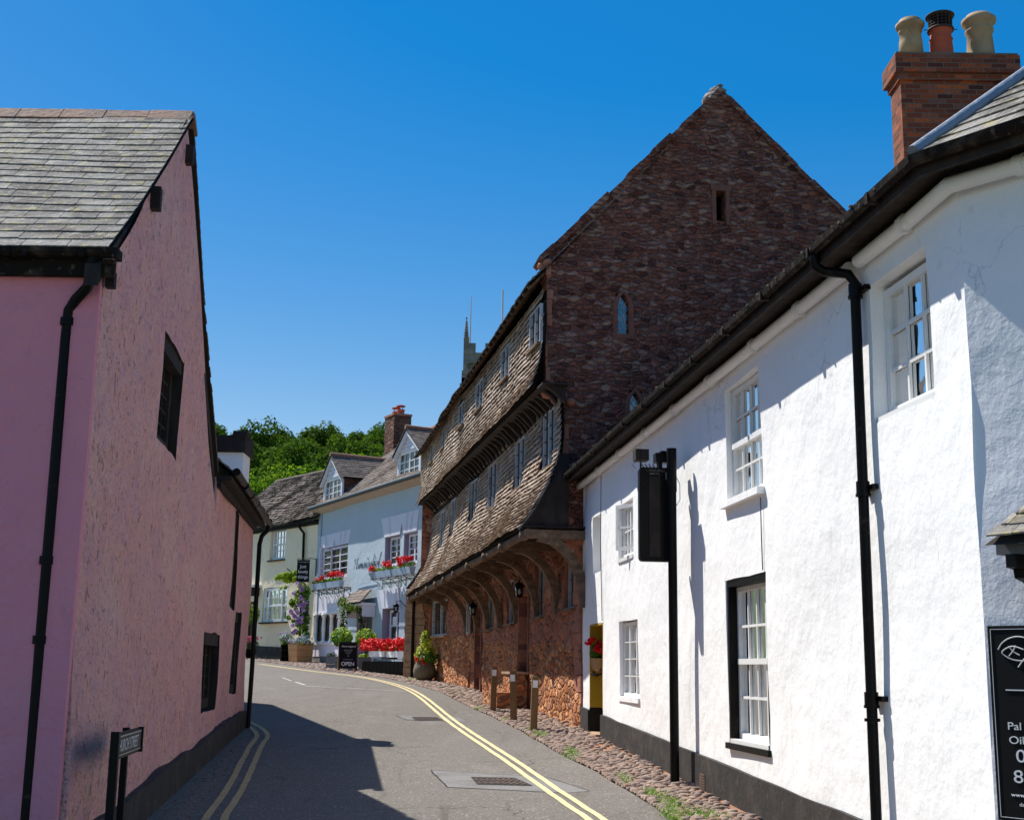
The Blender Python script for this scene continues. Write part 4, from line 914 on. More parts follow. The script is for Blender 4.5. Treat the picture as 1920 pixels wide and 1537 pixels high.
# ================================================================== the timber framed nunnery
NU = thing('medieval_house', FN(8, G(31)), 'tall medieval red stone house with slate hung jettied storeys and steep gable', 'house')
LU = 17.4
gops = [(.50, 1.40, 2.74, 3.86, .2), (3.22, 4.08, 2.68, 3.80, .2), (6.36, 7.30, 2.63, 3.66, .2), (9.10, 10.12, 2.58, 3.62, .2), (4.66, 5.60, 1.50, 3.20, .5), (10.60, 11.45, 1.0, 3.15, .5)]
zsun = lambda u, z: 0 if z < G(FN(u, 0).y)+1.35+.25*noise.noise(V((u*.8, z, 2))) else 2  # paints the sun line: bright stone low, darker shaded stone above
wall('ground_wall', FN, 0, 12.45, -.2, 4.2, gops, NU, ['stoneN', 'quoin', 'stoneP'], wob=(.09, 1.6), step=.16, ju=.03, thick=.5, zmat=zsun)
nbo = [(2.55, 4.75, 2.52, 3.64, .22)]
wall('ground_wall', FNB, -.02, 5.3, -.2, 4.2, nbo, NU, ['stoneN', 'quoin', 'stoneP'], wob=(.07, 1.3), step=.2, ju=.03, thick=.5, zmat=lambda u, z: 0 if z < 2.5 else 2)  # same painted split of sunlit base and shaded upper wall
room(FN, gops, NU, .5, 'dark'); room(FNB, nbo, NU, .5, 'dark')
# door jamb posts and doors
mb = MB()
for (a, b, c, d, *_) in gops[4:]:
    mb.fb(FN, a-.10, a, -.4, .03, G(FN(a, 0).y)-.1, d+.02); mb.fb(FN, b, b+.10, -.4, .03, G(FN(a, 0).y)-.1, d+.02); mb.fb(FN, a-.12, b+.12, -.4, .05, d+.022, d+.2)
_split(mb, 'door_surround', 'quoind', NU)
for (a, b, c, d, *_) in gops[4:]:
    mb = MB(); mb.fb(FN, a, b, -.38, -.32, c-.3, d); k = 5
    for i in range(1, k): u = a+(b-a)*i/k; mb.fb(FN, u-.006, u+.006, -.32, -.312, c, d)
    d_ = mb.build('door', 'door' if a < 5 else 'dwood', NU); mb = MB(); mb.lathe(FN(a+.12, c+.9, -.30), [(0, -.02), (.025, 0), (0, .03)], 8); mb.build('handle', 'iron', d_)
ST = MB(); ST.fb(FN, 4.5, 5.75, .05, .34, .6, 1.50); ST.fb(FN, 4.4, 6.1, .342, .72, .6, 1.12); ST.build('steps', 'stoneN', NU)
ST = MB(); ST.fb(FN, 4.45, 5.8, .0, .37, 1.503, 1.555); ST.build('step_tread', 'ashlar', NU)
for (a, b, c, d, *_) in gops[:4]:
    window(FN, a+.02, b-.02, c, d, NU, n=-.13, cols=2, rows=4, mull=2, fm='greyp', bm='leadd', fw=.035, bw=.010, glass='glassd', sill=(.08, .05, 'timber', .06))
window(FNB, 2.6, 4.7, 2.56, 3.62, NU, n=-.12, cols=3, rows=5, mull=2, fm='greyp', bm='leadd', fw=.045, bw=.012, glass='glassd', sill=(.10, .06, 'ashlar', .08))
window(FN, 12.0, 12.42, 2.54, 3.42, NU, n=.07, cols=2, rows=4, fm='greyp', bm='leadd', fw=.03, bw=.010, glass='glassd')
mb = MB(); mb.fb(FNB, 2.3, 4.95, .03, .09, 3.66, 3.80); mb.build('lintel', 'dwood', NU)
# end pier below the skirt, with quoins
PF_ = Frame((-2.66, 40.75), (-1, .08), (0, -1)); mb = MB(); rq = random.Random(6); z = .9
while z < 3.95:
    h = rq.uniform(.16, .34)
    for (a, b) in ((0, .30), (.38, .60)) if rq.random() < 1 else (): mb.fb(PF_, a-rq.uniform(0, .03), b+rq.uniform(0, .03), -.55, rq.uniform(-.02, .05), z, z+h-.012)
    z += h
mb.build('end_pier', 'ashlar', NU)
mb = MB(); mb.fb(PF_, -.05, .6, -.5, -.06, .9, 3.98); mb.build('pier_core', 'stoneP', NU)
mb = MB(); mb.tube([PF_(.34, 3.95, .1), PF_(.34, 3.8, .05), PF_(.34, 1.0, .03)], .045, 10); mb.build('downpipe', 'blackm', NU)
# storeys above: backing walls
mb = MB(); mb.fb(FN, .35, LU, -.2, .42, 4.2, 6.72); mb.fb(FN, .35, LU+.3, -.2, .74, 6.722, 8.70); mb.fb(FN, .0, LU, -.2, -.02, 4.0, 4.2); mb.build('frame_wall', 'dwood', NU)
# gable wall (stepped, thick)
def keepG(u, z):
    l = 0 if z < 4.0 else -.36 if z < 6.72 else -.68
    return u > l
aL = (-.80, 9.26); ap = (2.79, 12.98); aR = (6.75, 9.2)
def rk(p, q):
    d = V((q[0]-p[0], q[1]-p[1])).normalized(); n = V((-d.y, d.x)); n = n if n.y > 0 else -n
    return FG(p[0], p[1]), V((FG.d.x*n.x, FG.d.y*n.x, n.y))
gwo = [(.65, .92, 7.84, 8.70, .22), (2.66, 2.86, 10.28, 10.88, .3), (.88, 1.14, 5.9, 6.78, .22), (-.68, -.679, 6.7, 6.701, 0)][:3]
wall('gable_wall', FG, -.68, 6.75, -.2, 13.1, gwo, NU, ['stoneG', 'quoind'], keep=keepG, wob=(.07, 1.1), step=.18, ju=.03, thick=.62, clips=[rk(aL, ap), rk(ap, aR)], cutu=(-.36, 0), cutz=(4.0, 6.72))
room(FG, gwo, NU, .3, 'dark')
# warm dressed edge stones on the street side of the gable
mb = MB(); rq = random.Random(9)
for l, za, zb in ((-.68, 6.9, 9.15), (-.36, 4.3, 6.6), (0, .7, 3.75)):
    z = za
    while z < zb:
        h = rq.uniform(.18, .38); mb.fb(FG, l-rq.uniform(.01, .05), l+rq.uniform(.04, .13), -.6, rq.uniform(-.01, .03), z, min(zb, z+h-.012)); z += h
_split(mb, 'quoin_stones', 'quoin', NU)
rq = random.Random(10); mb = MB()     # corbels where the wall steps out
for u, z, s_ in ((-.62, 6.72, .16), (-.45, 6.62, .15), (-.28, 6.5, .14), (-.34, 4.25, .2), (-.22, 4.08, .2), (-.08, 3.95, .22), (.06, 3.8, .16), (-.74, 9.2, .12)):
    p = FG(u, z, -.2); prof = [(0, -s_*.8), (s_*.7, -s_*.6), (s_, 0), (s_*.75, s_*.5), (0, s_*.7)]; mb.lathe(p, prof, 9); p = FG(u+.05, z+.02, .0); mb.lathe(p, [(r_*.8, q*.8) for r_, q in prof], 9)
_split(mb, 'corbel_stone', 'quoin', NU)
# coping along the rakes
mb = MB(); rq = random.Random(11)
for p, q in ((aL, ap), (aR, ap)):
    p, q = V(p), V(q); L = (q-p).length; d = (q-p)/L; t = 0
    while t < L:
        w_ = rq.uniform(.25, .5); a = p+d*t; b = p+d*min(L, t+w_+.01); h = rq.uniform(.05, .09); nx = V((-d.y, d.x)); nx = nx if nx.y > 0 else -nx; o = nx*rq.uniform(-.01, .015); t += w_
        A = [a+o-nx*.03, b+o-nx*.03, b+o+nx*h, a+o+nx*h]; f_ = rq.uniform(.03, .07)
        mb.hexa([FG(x.x, x.y, -.68) for x in A]+[FG(x.x, x.y, f_) for x in A])
mb.build('coping', 'stoneG', NU)
mb = MB()
for du, dz, s_ in ((0, .08, .2), (-.12, -.02, .17), (.13, -.04, .17), (.02, .2, .10), (.1, .1, .1)): mb.lathe(FG(ap[0]+du, ap[1]+dz, -.3), [(0, -s_), (s_*.9, -s_*.6), (s_, 0), (s_*.6, s_*.7), (0, s_*.8)], 7); mb.lathe(FG(ap[0]+du*.9, ap[1]+dz-.02, -.05), [(0, -s_*.7), (s_*.7, 0), (0, s_*.6)], 7)
mb.build('apex_stone', 'tower', NU)
def gothic(u, z0, z1, wd, lead=True, nm='window'):
    w_ = MB(); h = wd/2
    def strip(o, n0, n1, du=0):
        pts_o = [(u-h-o, z0-o), (u-h-o, z1-.12), (u-h*.5-o*.6, z1+.02+o*.4), (u, z1+.08+o*.7), (u+h*.5+o*.6, z1+.02+o*.4), (u+h+o, z1-.12), (u+h+o, z0-o)]
        return pts_o
    o1, o0 = strip(.09, 0, 0), strip(.0, 0, 0); k = len(o1)
    for i in range(k):
        a, b, c, d = o0[i], o0[(i+1) % k], o1[(i+1) % k], o1[i]
        w_.hexa([FG(*a, -.15), FG(*b, -.15), FG(*c, -.15), FG(*d, -.15), FG(*a, .035), FG(*b, .035), FG(*c, .035), FG(*d, .035)])
    W_ = w_.build(nm, 'quoind', NU)
    g = MB(); g.add([FG(x, z, -.10) for x, z in o0], [tuple(range(k))]); g.build('pane', 'glassd', W_)
    if lead:
        l = MB(); s_ = .11
        for i in range(-12, 13):
            for sg in (1, -1):
                pts = []
                for t in range(0, 41):
                    z = z0+(z1-z0)*t/40; x = u+i*s_+sg*(z-z0)*.62
                    if abs(x-u) < h: pts.append((x, z))
                if len(pts) > 1: l.tube([FG(*pts[0], -.092), FG(*pts[-1], -.092)], .006, 4)
        l.build('leading', 'greyp', W_)
gothic(.785, 7.88, 8.60, .22); gothic(1.01, 5.95, 6.68, .22)
mb = MB(); mb.fb(FG, 2.58, 2.66, -.2, .03, 10.2, 10.9); mb.fb(FG, 2.86, 2.94, -.2, .03, 10.2, 10.9); mb.fb(FG, 2.56, 2.96, -.2, .032, 10.902, 11.02); mb.build('slit_surround', 'quoind', NU)
# slate hung faces
mw = [(.20, 1.16, 5.36, 6.46), (2.93, 3.90, 5.34, 6.38), (6.14, 7.20, 5.30, 6.36), (8.80, 9.80, 5.28, 6.33), (12.3, 13.15, 5.24, 6.28), (14.4, 15.4, 5.10, 6.2)]
tw_ = [(.02, .97, 7.64, 8.40), (3.10, 4.00, 7.68, 8.40), (6.30, 7.32, 7.67, 8.36), (9.10, 10.05, 7.76, 8.38), (12.35, 13.1, 7.72, 8.34), (14.9, 15.6, 7.70, 8.3)]
def prof_S(prof, sagz=0):
    """prof: list of (n,z) from the lower edge up, by arc length"""
    seg = [0]
    for (n0, z0), (n1, z1) in zip(prof, prof[1:]): seg.append(seg[-1]+math.hypot(n1-n0, z1-z0))
    def S(u, s_):
        s_ = min(max(s_, 0), seg[-1]-1e-6)
        for i in range(len(seg)-1):
            if s_ <= seg[i+1]:
                t = (s_-seg[i])/(seg[i+1]-seg[i]); n = prof[i][0]+(prof[i+1][0]-prof[i][0])*t; z = prof[i][1]+(prof[i+1][1]-prof[i][1])*t; break
        p = FN(u, z+.05*noise.noise(V((u*.5, z*.6, 3)))+sagz*u, n+.05*noise.noise(V((u*.45, z*.8, 0)))); return p
    S.L = seg[-1]; return S
def smooth_prof(P, k=5):
    P = [V(p) for p in P]; out = []
    for i in range(len(P)-1):
        p0, p1, p2, p3 = P[max(i-1, 0)], P[i], P[i+1], P[min(i+2, len(P)-1)]
        for j in range(k):
            t = j/k; q = .5*((2*p1)+(p2-p0)*t+(2*p0-5*p1+4*p2-p3)*t*t+(3*p1-p0-3*p2+p3)*t**3); out.append((q.x, q.y))
    out.append((P[-1].x, P[-1].y)); return out
Smid = prof_S(smooth_prof([(1.20, 4.10), (.92, 4.50), (.66, 4.98), (.51, 5.5), (.46, 6.1), (.45, 6.55)]), -.016)
Stop = prof_S(smooth_prof([(.98, 6.72), (.86, 7.05), (.80, 7.45), (.79, 8.0), (.78, 8.66)]), -.004)
def skipf(S, wins, pad=.03):
    def f(u, s_):
        z = S(u, s_).z
        return any(a-pad < u < b+pad and c-pad < z < d+pad for a, b, c, d in wins)
    return f
o3 = (FN.n.x, FN.n.y, .2)
tiles('slate_hung_skirt', Smid, -.22, LU+.55, Smid.L, 'ntile', NU, tw=.18, ex=.105, th=.024, lift=.055, seed=31, skip=skipf(Smid, mw), out=o3, jit=.5)
tiles('slate_hung_wall', Stop, -.06, LU+.45, Stop.L, 'ntile', NU, tw=.18, ex=.105, th=.022, lift=.05, seed=32, skip=skipf(Stop, tw_), out=o3, jit=.5)
for (a, b, c, d), n in [(x, .46) for x in mw]+[(x, .79) for x in tw_]:
    f_ = window(FN, a, b, c, d, NU, n=n-.02, cols=2, rows=4 if n < .6 else 3, mull=2, fm='greyp', bm='leadd', fw=.035, bw=.010, glass='glassd', dep=.06, sill=(n+.11, .045, 'timber', .04))
    mb = MB(); mb.fb(FN, a-.03, b+.03, n-.08, n-.03, c-.03, d+.03); mb.build('backing', 'dark', f_)
# side board closing the skirt and its timbers
mb = MB(); q = [(1.20, 4.05), (.90, 4.45), (.64, 4.95), (.48, 5.5), (.30, 5.5), (.30, 4.05)]
mb.prism([FN(-.20, z, n) for n, z in q], V((FN.d.x, FN.d.y, 0))*.04); mb.prism([FN(LU+.5, z, n) for n, z in q], V((FN.d.x, FN.d.y, 0))*.04)
for (n0, z0), (n1, z1) in zip(q, q[1:3]): mb.tube([FN(-.24, z0, n0+.02), FN(-.24, z1, n1+.02)], .035, 6)
_split(mb, 'barge_board', 'dwood', NU)
rb = random.Random(13)
def brace(u, mt='timber'):
    zt = 3.98-.016*u; w_ = .085+.02*rb.random(); B_ = MB()
    B_.fb(FN, u-w_, u+w_, -.1, 1.14, zt-.06, zt+.09)       # jetty beam
    jb = rb.uniform(-.05, .05); wl = []; 
    outer = []; inner = []
    for i in range(11):
        t = i/10; a = t*PI/2
        n_in = .02+.80*(1-math.cos(a)); z_in = zt-1.25+1.2*math.sin(a)+jb
        n_out = .02+.80*(1-math.cos(a))-.19*math.sin(a+.2)*.1-.0; 
        outer.append((n_in, z_in)); inner.append((max(.0, n_in-.04-.15*math.sin(a*1.0)*0-.16*math.cos(a)*.2), z_in))
    # curved brace as a ribbon with depth
    C_ = [(.03+.86*(1-math.cos(t*PI/2/10)), zt-1.28+1.22*math.sin(t*PI/2/10)) for t in range(11)]
    for (a, b) in zip(C_, C_[1:]):
        def nrm2(k):
            i = C_.index(k); p = V(C_[max(i-1, 0)]); q_ = V(C_[min(i+1, 10)]); d = (q_-p).normalized(); return V((d.y, -d.x))
        na, nb = nrm2(a), nrm2(b); th_ = .11
        A = [V(a)-na*th_, V(b)-nb*th_, V(b)+nb*th_*.5, V(a)+na*th_*.5]
        B_.hexa([FN(u-w_*.8, x.y, max(-.02, x.x)) for x in A]+[FN(u+w_*.8, x.y, max(-.02, x.x)) for x in A])
    for k in range(3): B_.tube([FN(u-w_*1.05, zt-.09-.05*k, .66-.09*k), FN(u+w_*1.05, zt-.09-.05*k, .66-.09*k)], .035, 8)
    B_.lathe(FN(u, zt-.02, 1.14), [(0, -.1), (.07, -.08), (.09, 0), (.07, .08), (0, .1)], 8)
    return B_.build('jetty_brace', mt, NU)
for u in (-.22, 1.85, 3.75, 5.9, 7.95, 9.6, 11.2, 12.9, 15.0, 17.2): brace(u)
mb = MB(); ub = -.3; rb2 = random.Random(3)
for a, b in zip((-.35, 1.85, 3.75, 5.9, 7.95, 9.6, 11.2, 12.9, 15.0), (1.85, 3.75, 5.9, 7.95, 9.6, 11.2, 12.9, 15.0, 17.9)):
    mb.tube([FN(a+.03, 4.00-.016*a, 1.08), FN((a+b)/2, 4.015-.016*(a+b)/2+rb2.uniform(-.02, .02), 1.08), FN(b-.03, 4.0-.016*b, 1.08)], [.085, .075, .085], 8)
mb.build('jetty_plate', 'timber', NU)
mb = MB(); mb.hexa([FN(-.3, 4.12, 0), FN(LU+.4, 3.85, 0), FN(LU+.4, 3.84, 1.14), FN(-.3, 4.11, 1.14), FN(-.3, 4.15, 0), FN(LU+.4, 3.88, 0), FN(LU+.4, 3.87, 1.14), FN(-.3, 4.14, 1.14)]); mb.build('jetty_soffit', 'dwood', NU)
mb = MB(); u = -.5
mb.fb(FN, -.6, LU+.4, .40, .90, 6.70, 6.73)
while u < LU+.3:
    w_ = rb.uniform(.07, .14); h = rb.uniform(-.06, .04); e_ = rb.uniform(-.08, .02); mb.hexa([FN(u, 6.36+h, .44), FN(u+w_, 6.36+h, .44), FN(u+w_, 6.58+h, .68+e_), FN(u, 6.58+h, .68+e_), FN(u, 6.70, .44), FN(u+w_, 6.70, .44), FN(u+w_, 6.70, .84+e_), FN(u, 6.70, .84+e_)]); u += rb.uniform(.26, .48)
_split(mb, 'jetty_joist', 'dwood', NU)
mb = MB(); rq = random.Random(8); u = -.4
while u < LU:
    w_ = rq.uniform(.3, .6); mb.fb(FN, u, u+w_-.02, .42, .47+rq.uniform(0, .03), 6.50-.004*u, 6.62-.004*u); u += w_
mb.build('string_course', 'ashlar', NU)
# main roof
def S_nr(u, s_):
    t = s_/S_nr.L; n = 1.06+(-2.70-1.06)*t; z = 8.74+(12.82-8.74)*t
    z += -.12*math.sin(min(1, max(0, u/LU))*PI)*.5-.02*u*(1 if u < 12 else 1.5)+.05*noise.noise(V((u*.6, s_*.5, 1)))
    return FN(u, z, n+.03*noise.noise(V((u*.7, s_, 5))))
S_nr.L = math.hypot(3.76, 4.08)
tiles('roof', S_nr, -.05, LU+.5, S_nr.L, 'slateb', NU, tw=.2, ex=.14, th=.022, lift=.035, seed=33, jit=.5)
mb = MB(); mb.quad(FN(.4, 12.80, -2.70), FN(LU+.5, 12.4, -2.70), FN(LU+.5, 8.7, -6.6), FN(.4, 9.0, -6.6)); mb.build('rear_roof', 'slateb', NU)
mb = MB(); u = .1
while u < LU: mb.tube([S_nr(u, .02)-V((0, 0, .06)), S_nr(u, .5)-V((0, 0, .06))], .035, 5); u += .42
_split(mb, 'rafter_foot', 'timber', NU)
mb = MB(); a = FN(LU, 0); 
mb.add([FN(LU, -.2, 0), FN(LU, -.2, -6), FN(LU, 8.6, -6.2), FN(LU, 12.4, -2.7), FN(LU, 8.5, .8), FN(LU, 4, .8)], [(0, 1, 2, 3, 4, 5)]); mb.build('far_wall', 'stoneP', NU)
mb = MB(); mb.fb(FG, 6.3, 6.75, -17, -.62, -.2, 9.2); mb.build('garden_wall_side', 'stoneG', NU)
# ================================================================== blue house
BH = thing('blue_house', FB(5, G(48)), 'pale blue rendered shop house with red geranium window boxes and two dormers', 'house')
bops = [(.62, 3.68, 5.03, 6.33, .14), (7.52, 8.92, 5.14, 6.22, .22), (9.26, 10.50, 5.12, 6.20, .22), (.12, 3.98, 2.52, 3.72, .12), (4.95, 6.55, 1.2, 3.62, .5), (7.50, 9.06, 1.9, 3.66, .3), (9.85, 10.9, 1.9, 3.66, .3)]
wall('wall', FB, 0, 11.6, -.2, 7.86, bops, BH, ['blue', 'lilacd'], wob=(.03, .6), step=.4, thick=.4)
room(FB, bops, BH)
mb = MB(); e = FB(0, 0); mb.quad(FB(0, 0, 0), FB(0, 0, -7), FB(0, 8, -7), FB(0, 8, 0)); mb.build('party_wall', 'cream', BH)
mb = MB(); band(FB, breaks(0, 11.6, (), .5), lambda u: gz(FB, u)+.33, -.03, .03, [(4.95, 6.55)]); _split(mb, 'plinth', 'zinc', BH)
mb = MB(); mb.fb(FB, .1, 4.0, .0, .045, 2.0+.0, 2.46); mb.build('stall_riser', 'lilac', BH)
for P_ in ([(.22, 6.86), (3.98, 6.86), (3.74, 6.34), (2.30, 6.34), (2.14, 6.66), (1.98, 6.34), (.60, 6.34)], [(7.12, 6.95), (10.6, 6.95), (10.42, 6.24), (9.25, 6.24), (9.09, 6.62), (8.93, 6.24), (7.46, 6.24)], [(.05, 4.42), (4.1, 4.42), (3.98, 3.74), (.1, 3.74)], [(7.15, 4.36), (9.42, 4.36), (9.06, 3.68), (7.50, 3.68)]):
    mb = MB(); mb.prism([FB(u, z, .005) for u, z in P_], V((FB.n.x, FB.n.y, 0))*.022); L_ = mb.build('flat_arch_lintel', 'lilac', BH)
    mb = MB(); us_ = [p[0] for p in P_]; z1 = max(p[1] for p in P_); z0 = min(p[1] for p in P_); mid = (min(us_)+max(us_))/2
    for k in (-.62, -.54, .45, .52, .72, .8):
        mb.tube([FB(mid+k*(max(us_)-min(us_))/2*.8, z0+.05, .028), FB(mid+k*(max(us_)-min(us_))/2*.92, z1-.02, .028)], .008, 4)
    _split(mb, 'joint_line', 'lilacd', L_, .3)
window(FB, .64, 3.66, 5.05, 6.30, BH, n=-.10, cols=1, rows=4, mull=3, fm='lilac', fw=.09, bw=.035, curtain=1, cw=.12)
window(FB, 7.72, 8.90, 5.16, 6.20, BH, n=-.18, cols=1, rows=4, mull=2, fm='lilac', fw=.08, bw=.03)
window(FB, 9.42, 10.48, 5.14, 6.18, BH, n=-.18, cols=1, rows=4, mull=2, fm='lilac', fw=.08, bw=.03)
window(FB, 7.74, 9.04, 2.0, 3.62, BH, n=-.24, cols=1, rows=3, mull=2, fm='lilac', fw=.09, bw=.05, glass='glass')
mb = MB(); mb.fb(FB, 7.95, 8.32, -.222, -.219, 3.05, 3.38); mb.build('paper_notice', 'paint', BH)
window(FB, 10.05, 10.88, 2.0, 3.62, BH, n=-.24, cols=1, rows=3, mull=1, fm='lilac', fw=.09, bw=.05)
# open casement of the large upper window
hx = FB(1.72, 0, -.05); ho = Frame((hx.x, hx.y), (FB.d.x*.5+FB.n.x*.8, FB.d.y*.5+FB.n.y*.8), (-1, -1)); op_ = MB()
for a, b, c, d in ((0, .06, 5.12, 6.26), (.72, .78, 5.12, 6.26), (.06, .72, 5.12, 5.19), (.06, .72, 6.2, 6.26), (.06, .72, 5.42, 5.45), (.06, .72, 5.70, 5.73), (.06, .72, 5.96, 5.99)): op_.fb(ho, a, b, -.02, .02, c, d)
op_.build('open_casement', 'lilac', BH)
sf = window(FB, .14, 3.96, 2.52, 3.70, BH, n=-.10, cols=1, rows=1, mull=4, fm='lilac', fw=.06, name='shop_window', glass='glass')
mb = MB()
for u in (.25, 1.22, 2.14, 3.05, 3.85): mb.lathe(FB(u, 2.54, .0), [(.12, 0), (.12, .04), (.07, .10), (.075, .3), (.085, .6), (.07, .95), (.10, 1.02), (.12, 1.07), (.12, 1.14)], 14)
_split(mb, 'column', 'paint', sf)
mb = MB(); mb.fb(FB, .05, 4.05, -.05, .10, 2.46, 2.535); mb.fb(FB, .05, 4.05, -.05, .08, 3.66, 3.735); mb.build('sill', 'paint', sf)
mb = MB(); mb.fb(FB, 5.0, 6.5, -.45, -.38, 1.3, 3.6); mb.fb(FB, 5.15, 6.35, -.38, -.37, 2.4, 3.45); mb.build('door', 'door', BH)
mb = MB(); mb.fb(FB, 4.75, 6.9, .02, .62, 3.80, 3.90); mb.fb(FB, 4.8, 4.9, .02, .5, 3.4, 3.8); mb.fb(FB, 6.75, 6.85, .02, .5, 3.4, 3.8); HD = mb.build('porch_canopy', 'lilac', BH)
def S_h(u, s_): return FB(u, 3.91+.62*s_, .68-.7*s_)
tiles('canopy_slates', S_h, 4.65, 7.0, .85, 'slateb', HD, tw=.3, ex=.2, th=.012, lift=.02, seed=40, clipu=lambda s_: (4.65+.5*s_, 7.0-.5*s_))
mb = MB(); mb.lathe(FB(4.75, 3.95, .1), [(.1, 0), (.1, .35), (.13, .36), (.13, .42), (0, .42)], 10); mb.build('porch_post_cap', 'paint', HD)
mb = MB(); mb.tube([FB(4.9, 4.52, .01), FB(6.1, 4.58, .01), FB(7.0, 4.62, .01), FB(7.05, 4.40, .01), FB(7.4, 4.40, .01)], .014, 4); mb.tube([FB(.45, 7.8, .03), FB(.45, 2.0, .03)], .035, 6); mb.build('cable', 'boxblue', BH)
mb = MB(); mb.tube([FB(8.95, 5.0, .06), FB(9.05, 4.3, .06), FB(9.25, 3.6, .06)], .03, 6); mb.build('cable_duct', 'paint', BH)
mb = MB(); mb.tube([FB(11.3, 7.8, .08), FB(11.3, 4.0, .08)], .05, 8); mb.build('downpipe', 'ink', BH)
# eaves, roof
mb = MB(); mb.hexa([FB(-.1, 7.80, 0), FB(11.8, 7.80, 0), FB(11.8, 7.94, .36), FB(-.1, 7.94, .36), FB(-.1, 7.87, 0), FB(11.8, 7.87, 0), FB(11.8, 7.98, .36), FB(-.1, 7.98, .36)]); mb.build('eaves_soffit', 'soffit', BH)
mb = MB(); mb.tube([FB(-.15, 8.03, .42), FB(11.8, 8.03, .42)], .07, 10); mb.build('gutter', 'ink', BH)
ZB0, ZB1, NB1 = 8.02, 11.35, -3.8
dirS = (FB(0, ZB1, NB1)-FB(0, ZB0, .38)); LB = dirS.length
Sb = plane_S(FB(0, ZB0, .38), (FB.d.x, FB.d.y, 0), dirS, .08)
tiles('roof', Sb, -.2, 11.9, LB, 'slateb', BH, tw=.26, ex=.16, th=.02, lift=.03, seed=41, jit=.4)
mb = MB(); mb.quad(FB(-.2, ZB1, NB1), FB(11.9, ZB1, NB1), FB(11.9, 8, -8), FB(-.2, 8, -8)); mb.build('rear_roof', 'slateb', BH)
mb = MB(); mb.tube([FB(-.3, ZB1+.02, NB1), FB(11.9, ZB1+.02, NB1)], .12, 8); mb.build('ridge_tiles', 'terra', BH)
mb = MB(); mb.add([FB(-.15, 7.8, .3), FB(-.15, ZB1-.05, NB1), FB(-.15, 7.8, -8)], [(0, 1, 2)]); mb.add([FB(11.6, 7.8, .3), FB(11.6, ZB1-.05, NB1), FB(11.6, 7.8, -8)], [(0, 1, 2)]); mb.build('gable', 'blue', BH)
def dormer(uc, wd, z0, ze, za, n0=.02):
    a, b = uc-wd/2, uc+wd/2; zr = lambda n: ZB0+(.38-n)*(ZB1-ZB0)/(.38-NB1)
    nb_ = .38-(za-ZB0)*(.38-NB1)/(ZB1-ZB0); ne = .38-(ze-ZB0)*(.38-NB1)/(ZB1-ZB0)
    mb = MB(); fw_ = .13
    mb.fb(FB, a, a+fw_, n0-.08, n0, z0, ze); mb.fb(FB, b-fw_, b, n0-.08, n0, z0, ze); mb.prism([FB(a, ze, n0-.01), FB(b, ze, n0-.01), FB(uc, za-.12, n0-.01)], V((FB.n.x, FB.n.y, 0))*-.06)
    D = mb.build('dormer', 'lilac', BH)
    mb = MB()
    for k in range(4): z = ze+.04+(za-ze-.3)*k/4; hw = (b-a)/2*(1-(z-ze)/(za-ze))*.9; mb.fb(FB, uc-hw, uc+hw, n0-.01, n0+.012, z, z+(za-ze-.3)/4-.03)
    for sg in (-1, 1):
        e_ = uc+sg*(wd/2+.14); mb.hexa([FB(uc, za-.05, n0+.02), FB(uc, za-.22, n0+.02), FB(e_, ze-.24, n0+.02), FB(e_, ze-.07, n0+.02), FB(uc, za-.05, n0+.12), FB(uc, za-.22, n0+.12), FB(e_, ze-.24, n0+.12), FB(e_, ze-.07, n0+.12)])
    mb.build('pediment_boards', 'lilac', D)
    window(FB, a+fw_, b-fw_, z0+.02, ze-.0, D, n=n0-.07, cols=2, rows=3, mull=2, fm='paint', fw=.08, bw=.035, curtain=2)
    D_ = MB()
    for u_, o_ in ((a+.02, 1), (b-.05, 1)): D_.prism([FB(u_, z0, n0-.09), FB(u_, ze, n0-.09), FB(u_, ze, ne)], V((FB.d.x, FB.d.y, 0))*.03)
    _split(D_, 'cheek', 'brickd', D)
    for sg in (-1, 1):
        e_ = uc+sg*(wd/2+.16); p0 = FB(e_, ze-.08, n0+.14)
        lw = math.hypot(e_-uc, za-ze+.08)
        def Sd(u, s_, e_=e_, sg=sg, lw=lw): t = s_/lw; return FB(e_+(uc-e_)*t, ze-.08+(za-ze+.08)*t, n0+.16-u)
        f0, f1 = n0+.16-ne, n0+.16-nb_
        tiles('dormer_roof', Sd, 0, f1, lw, 'slateb', D, tw=.24, ex=.15, th=.02, lift=.03, seed=50+sg, clipu=lambda s_, f0=f0, f1=f1, lw=lw: (0, f0+(f1-f0)*min(1, s_/lw)+.05), base=True)
    mb = MB(); mb.tube([FB(uc, za+.03, n0+.18), FB(uc, za+.0, nb_)], .09, 6); mb.build('ridge_tiles', 'terra', D)
dormer(1.65, 2.2, 8.16, 9.12, 10.08); dormer(9.55, 2.1, 8.10, 9.14, 9.95)
CHB = MB(); cc = FB(.15, 0, -3.35); CHB.fb(FB, -.35, .70, -3.75, -2.95, 9.5, 12.25); chb = CHB.build('chimney', 'brickd', BH)
mb = MB(); mb.fb(FB, -.38, .73, -3.78, -2.92, 12.252, 12.34); mb.build('chimney_cap', 'quoin', chb)
for du in (-.08, .45):
    p = FB(du, 12.32, -3.35); mb = MB(); mb.lathe(p, [(.19, 0), (.19, .05), (.15, .06), (.16, .16), (.18, .18), (.18, .22), (.1, .22)], 14)
    for k in range(6): a = k*PI/3; mb.tube([p+V((.13*math.cos(a), .13*math.sin(a), .2)), p+V((.13*math.cos(a), .13*math.sin(a), .38))], .012, 4)
    mb.lathe(p, [(.2, .37), (.2, .40), (0, .46)], 14); mb.build('chimney_pot', 'potr', chb)
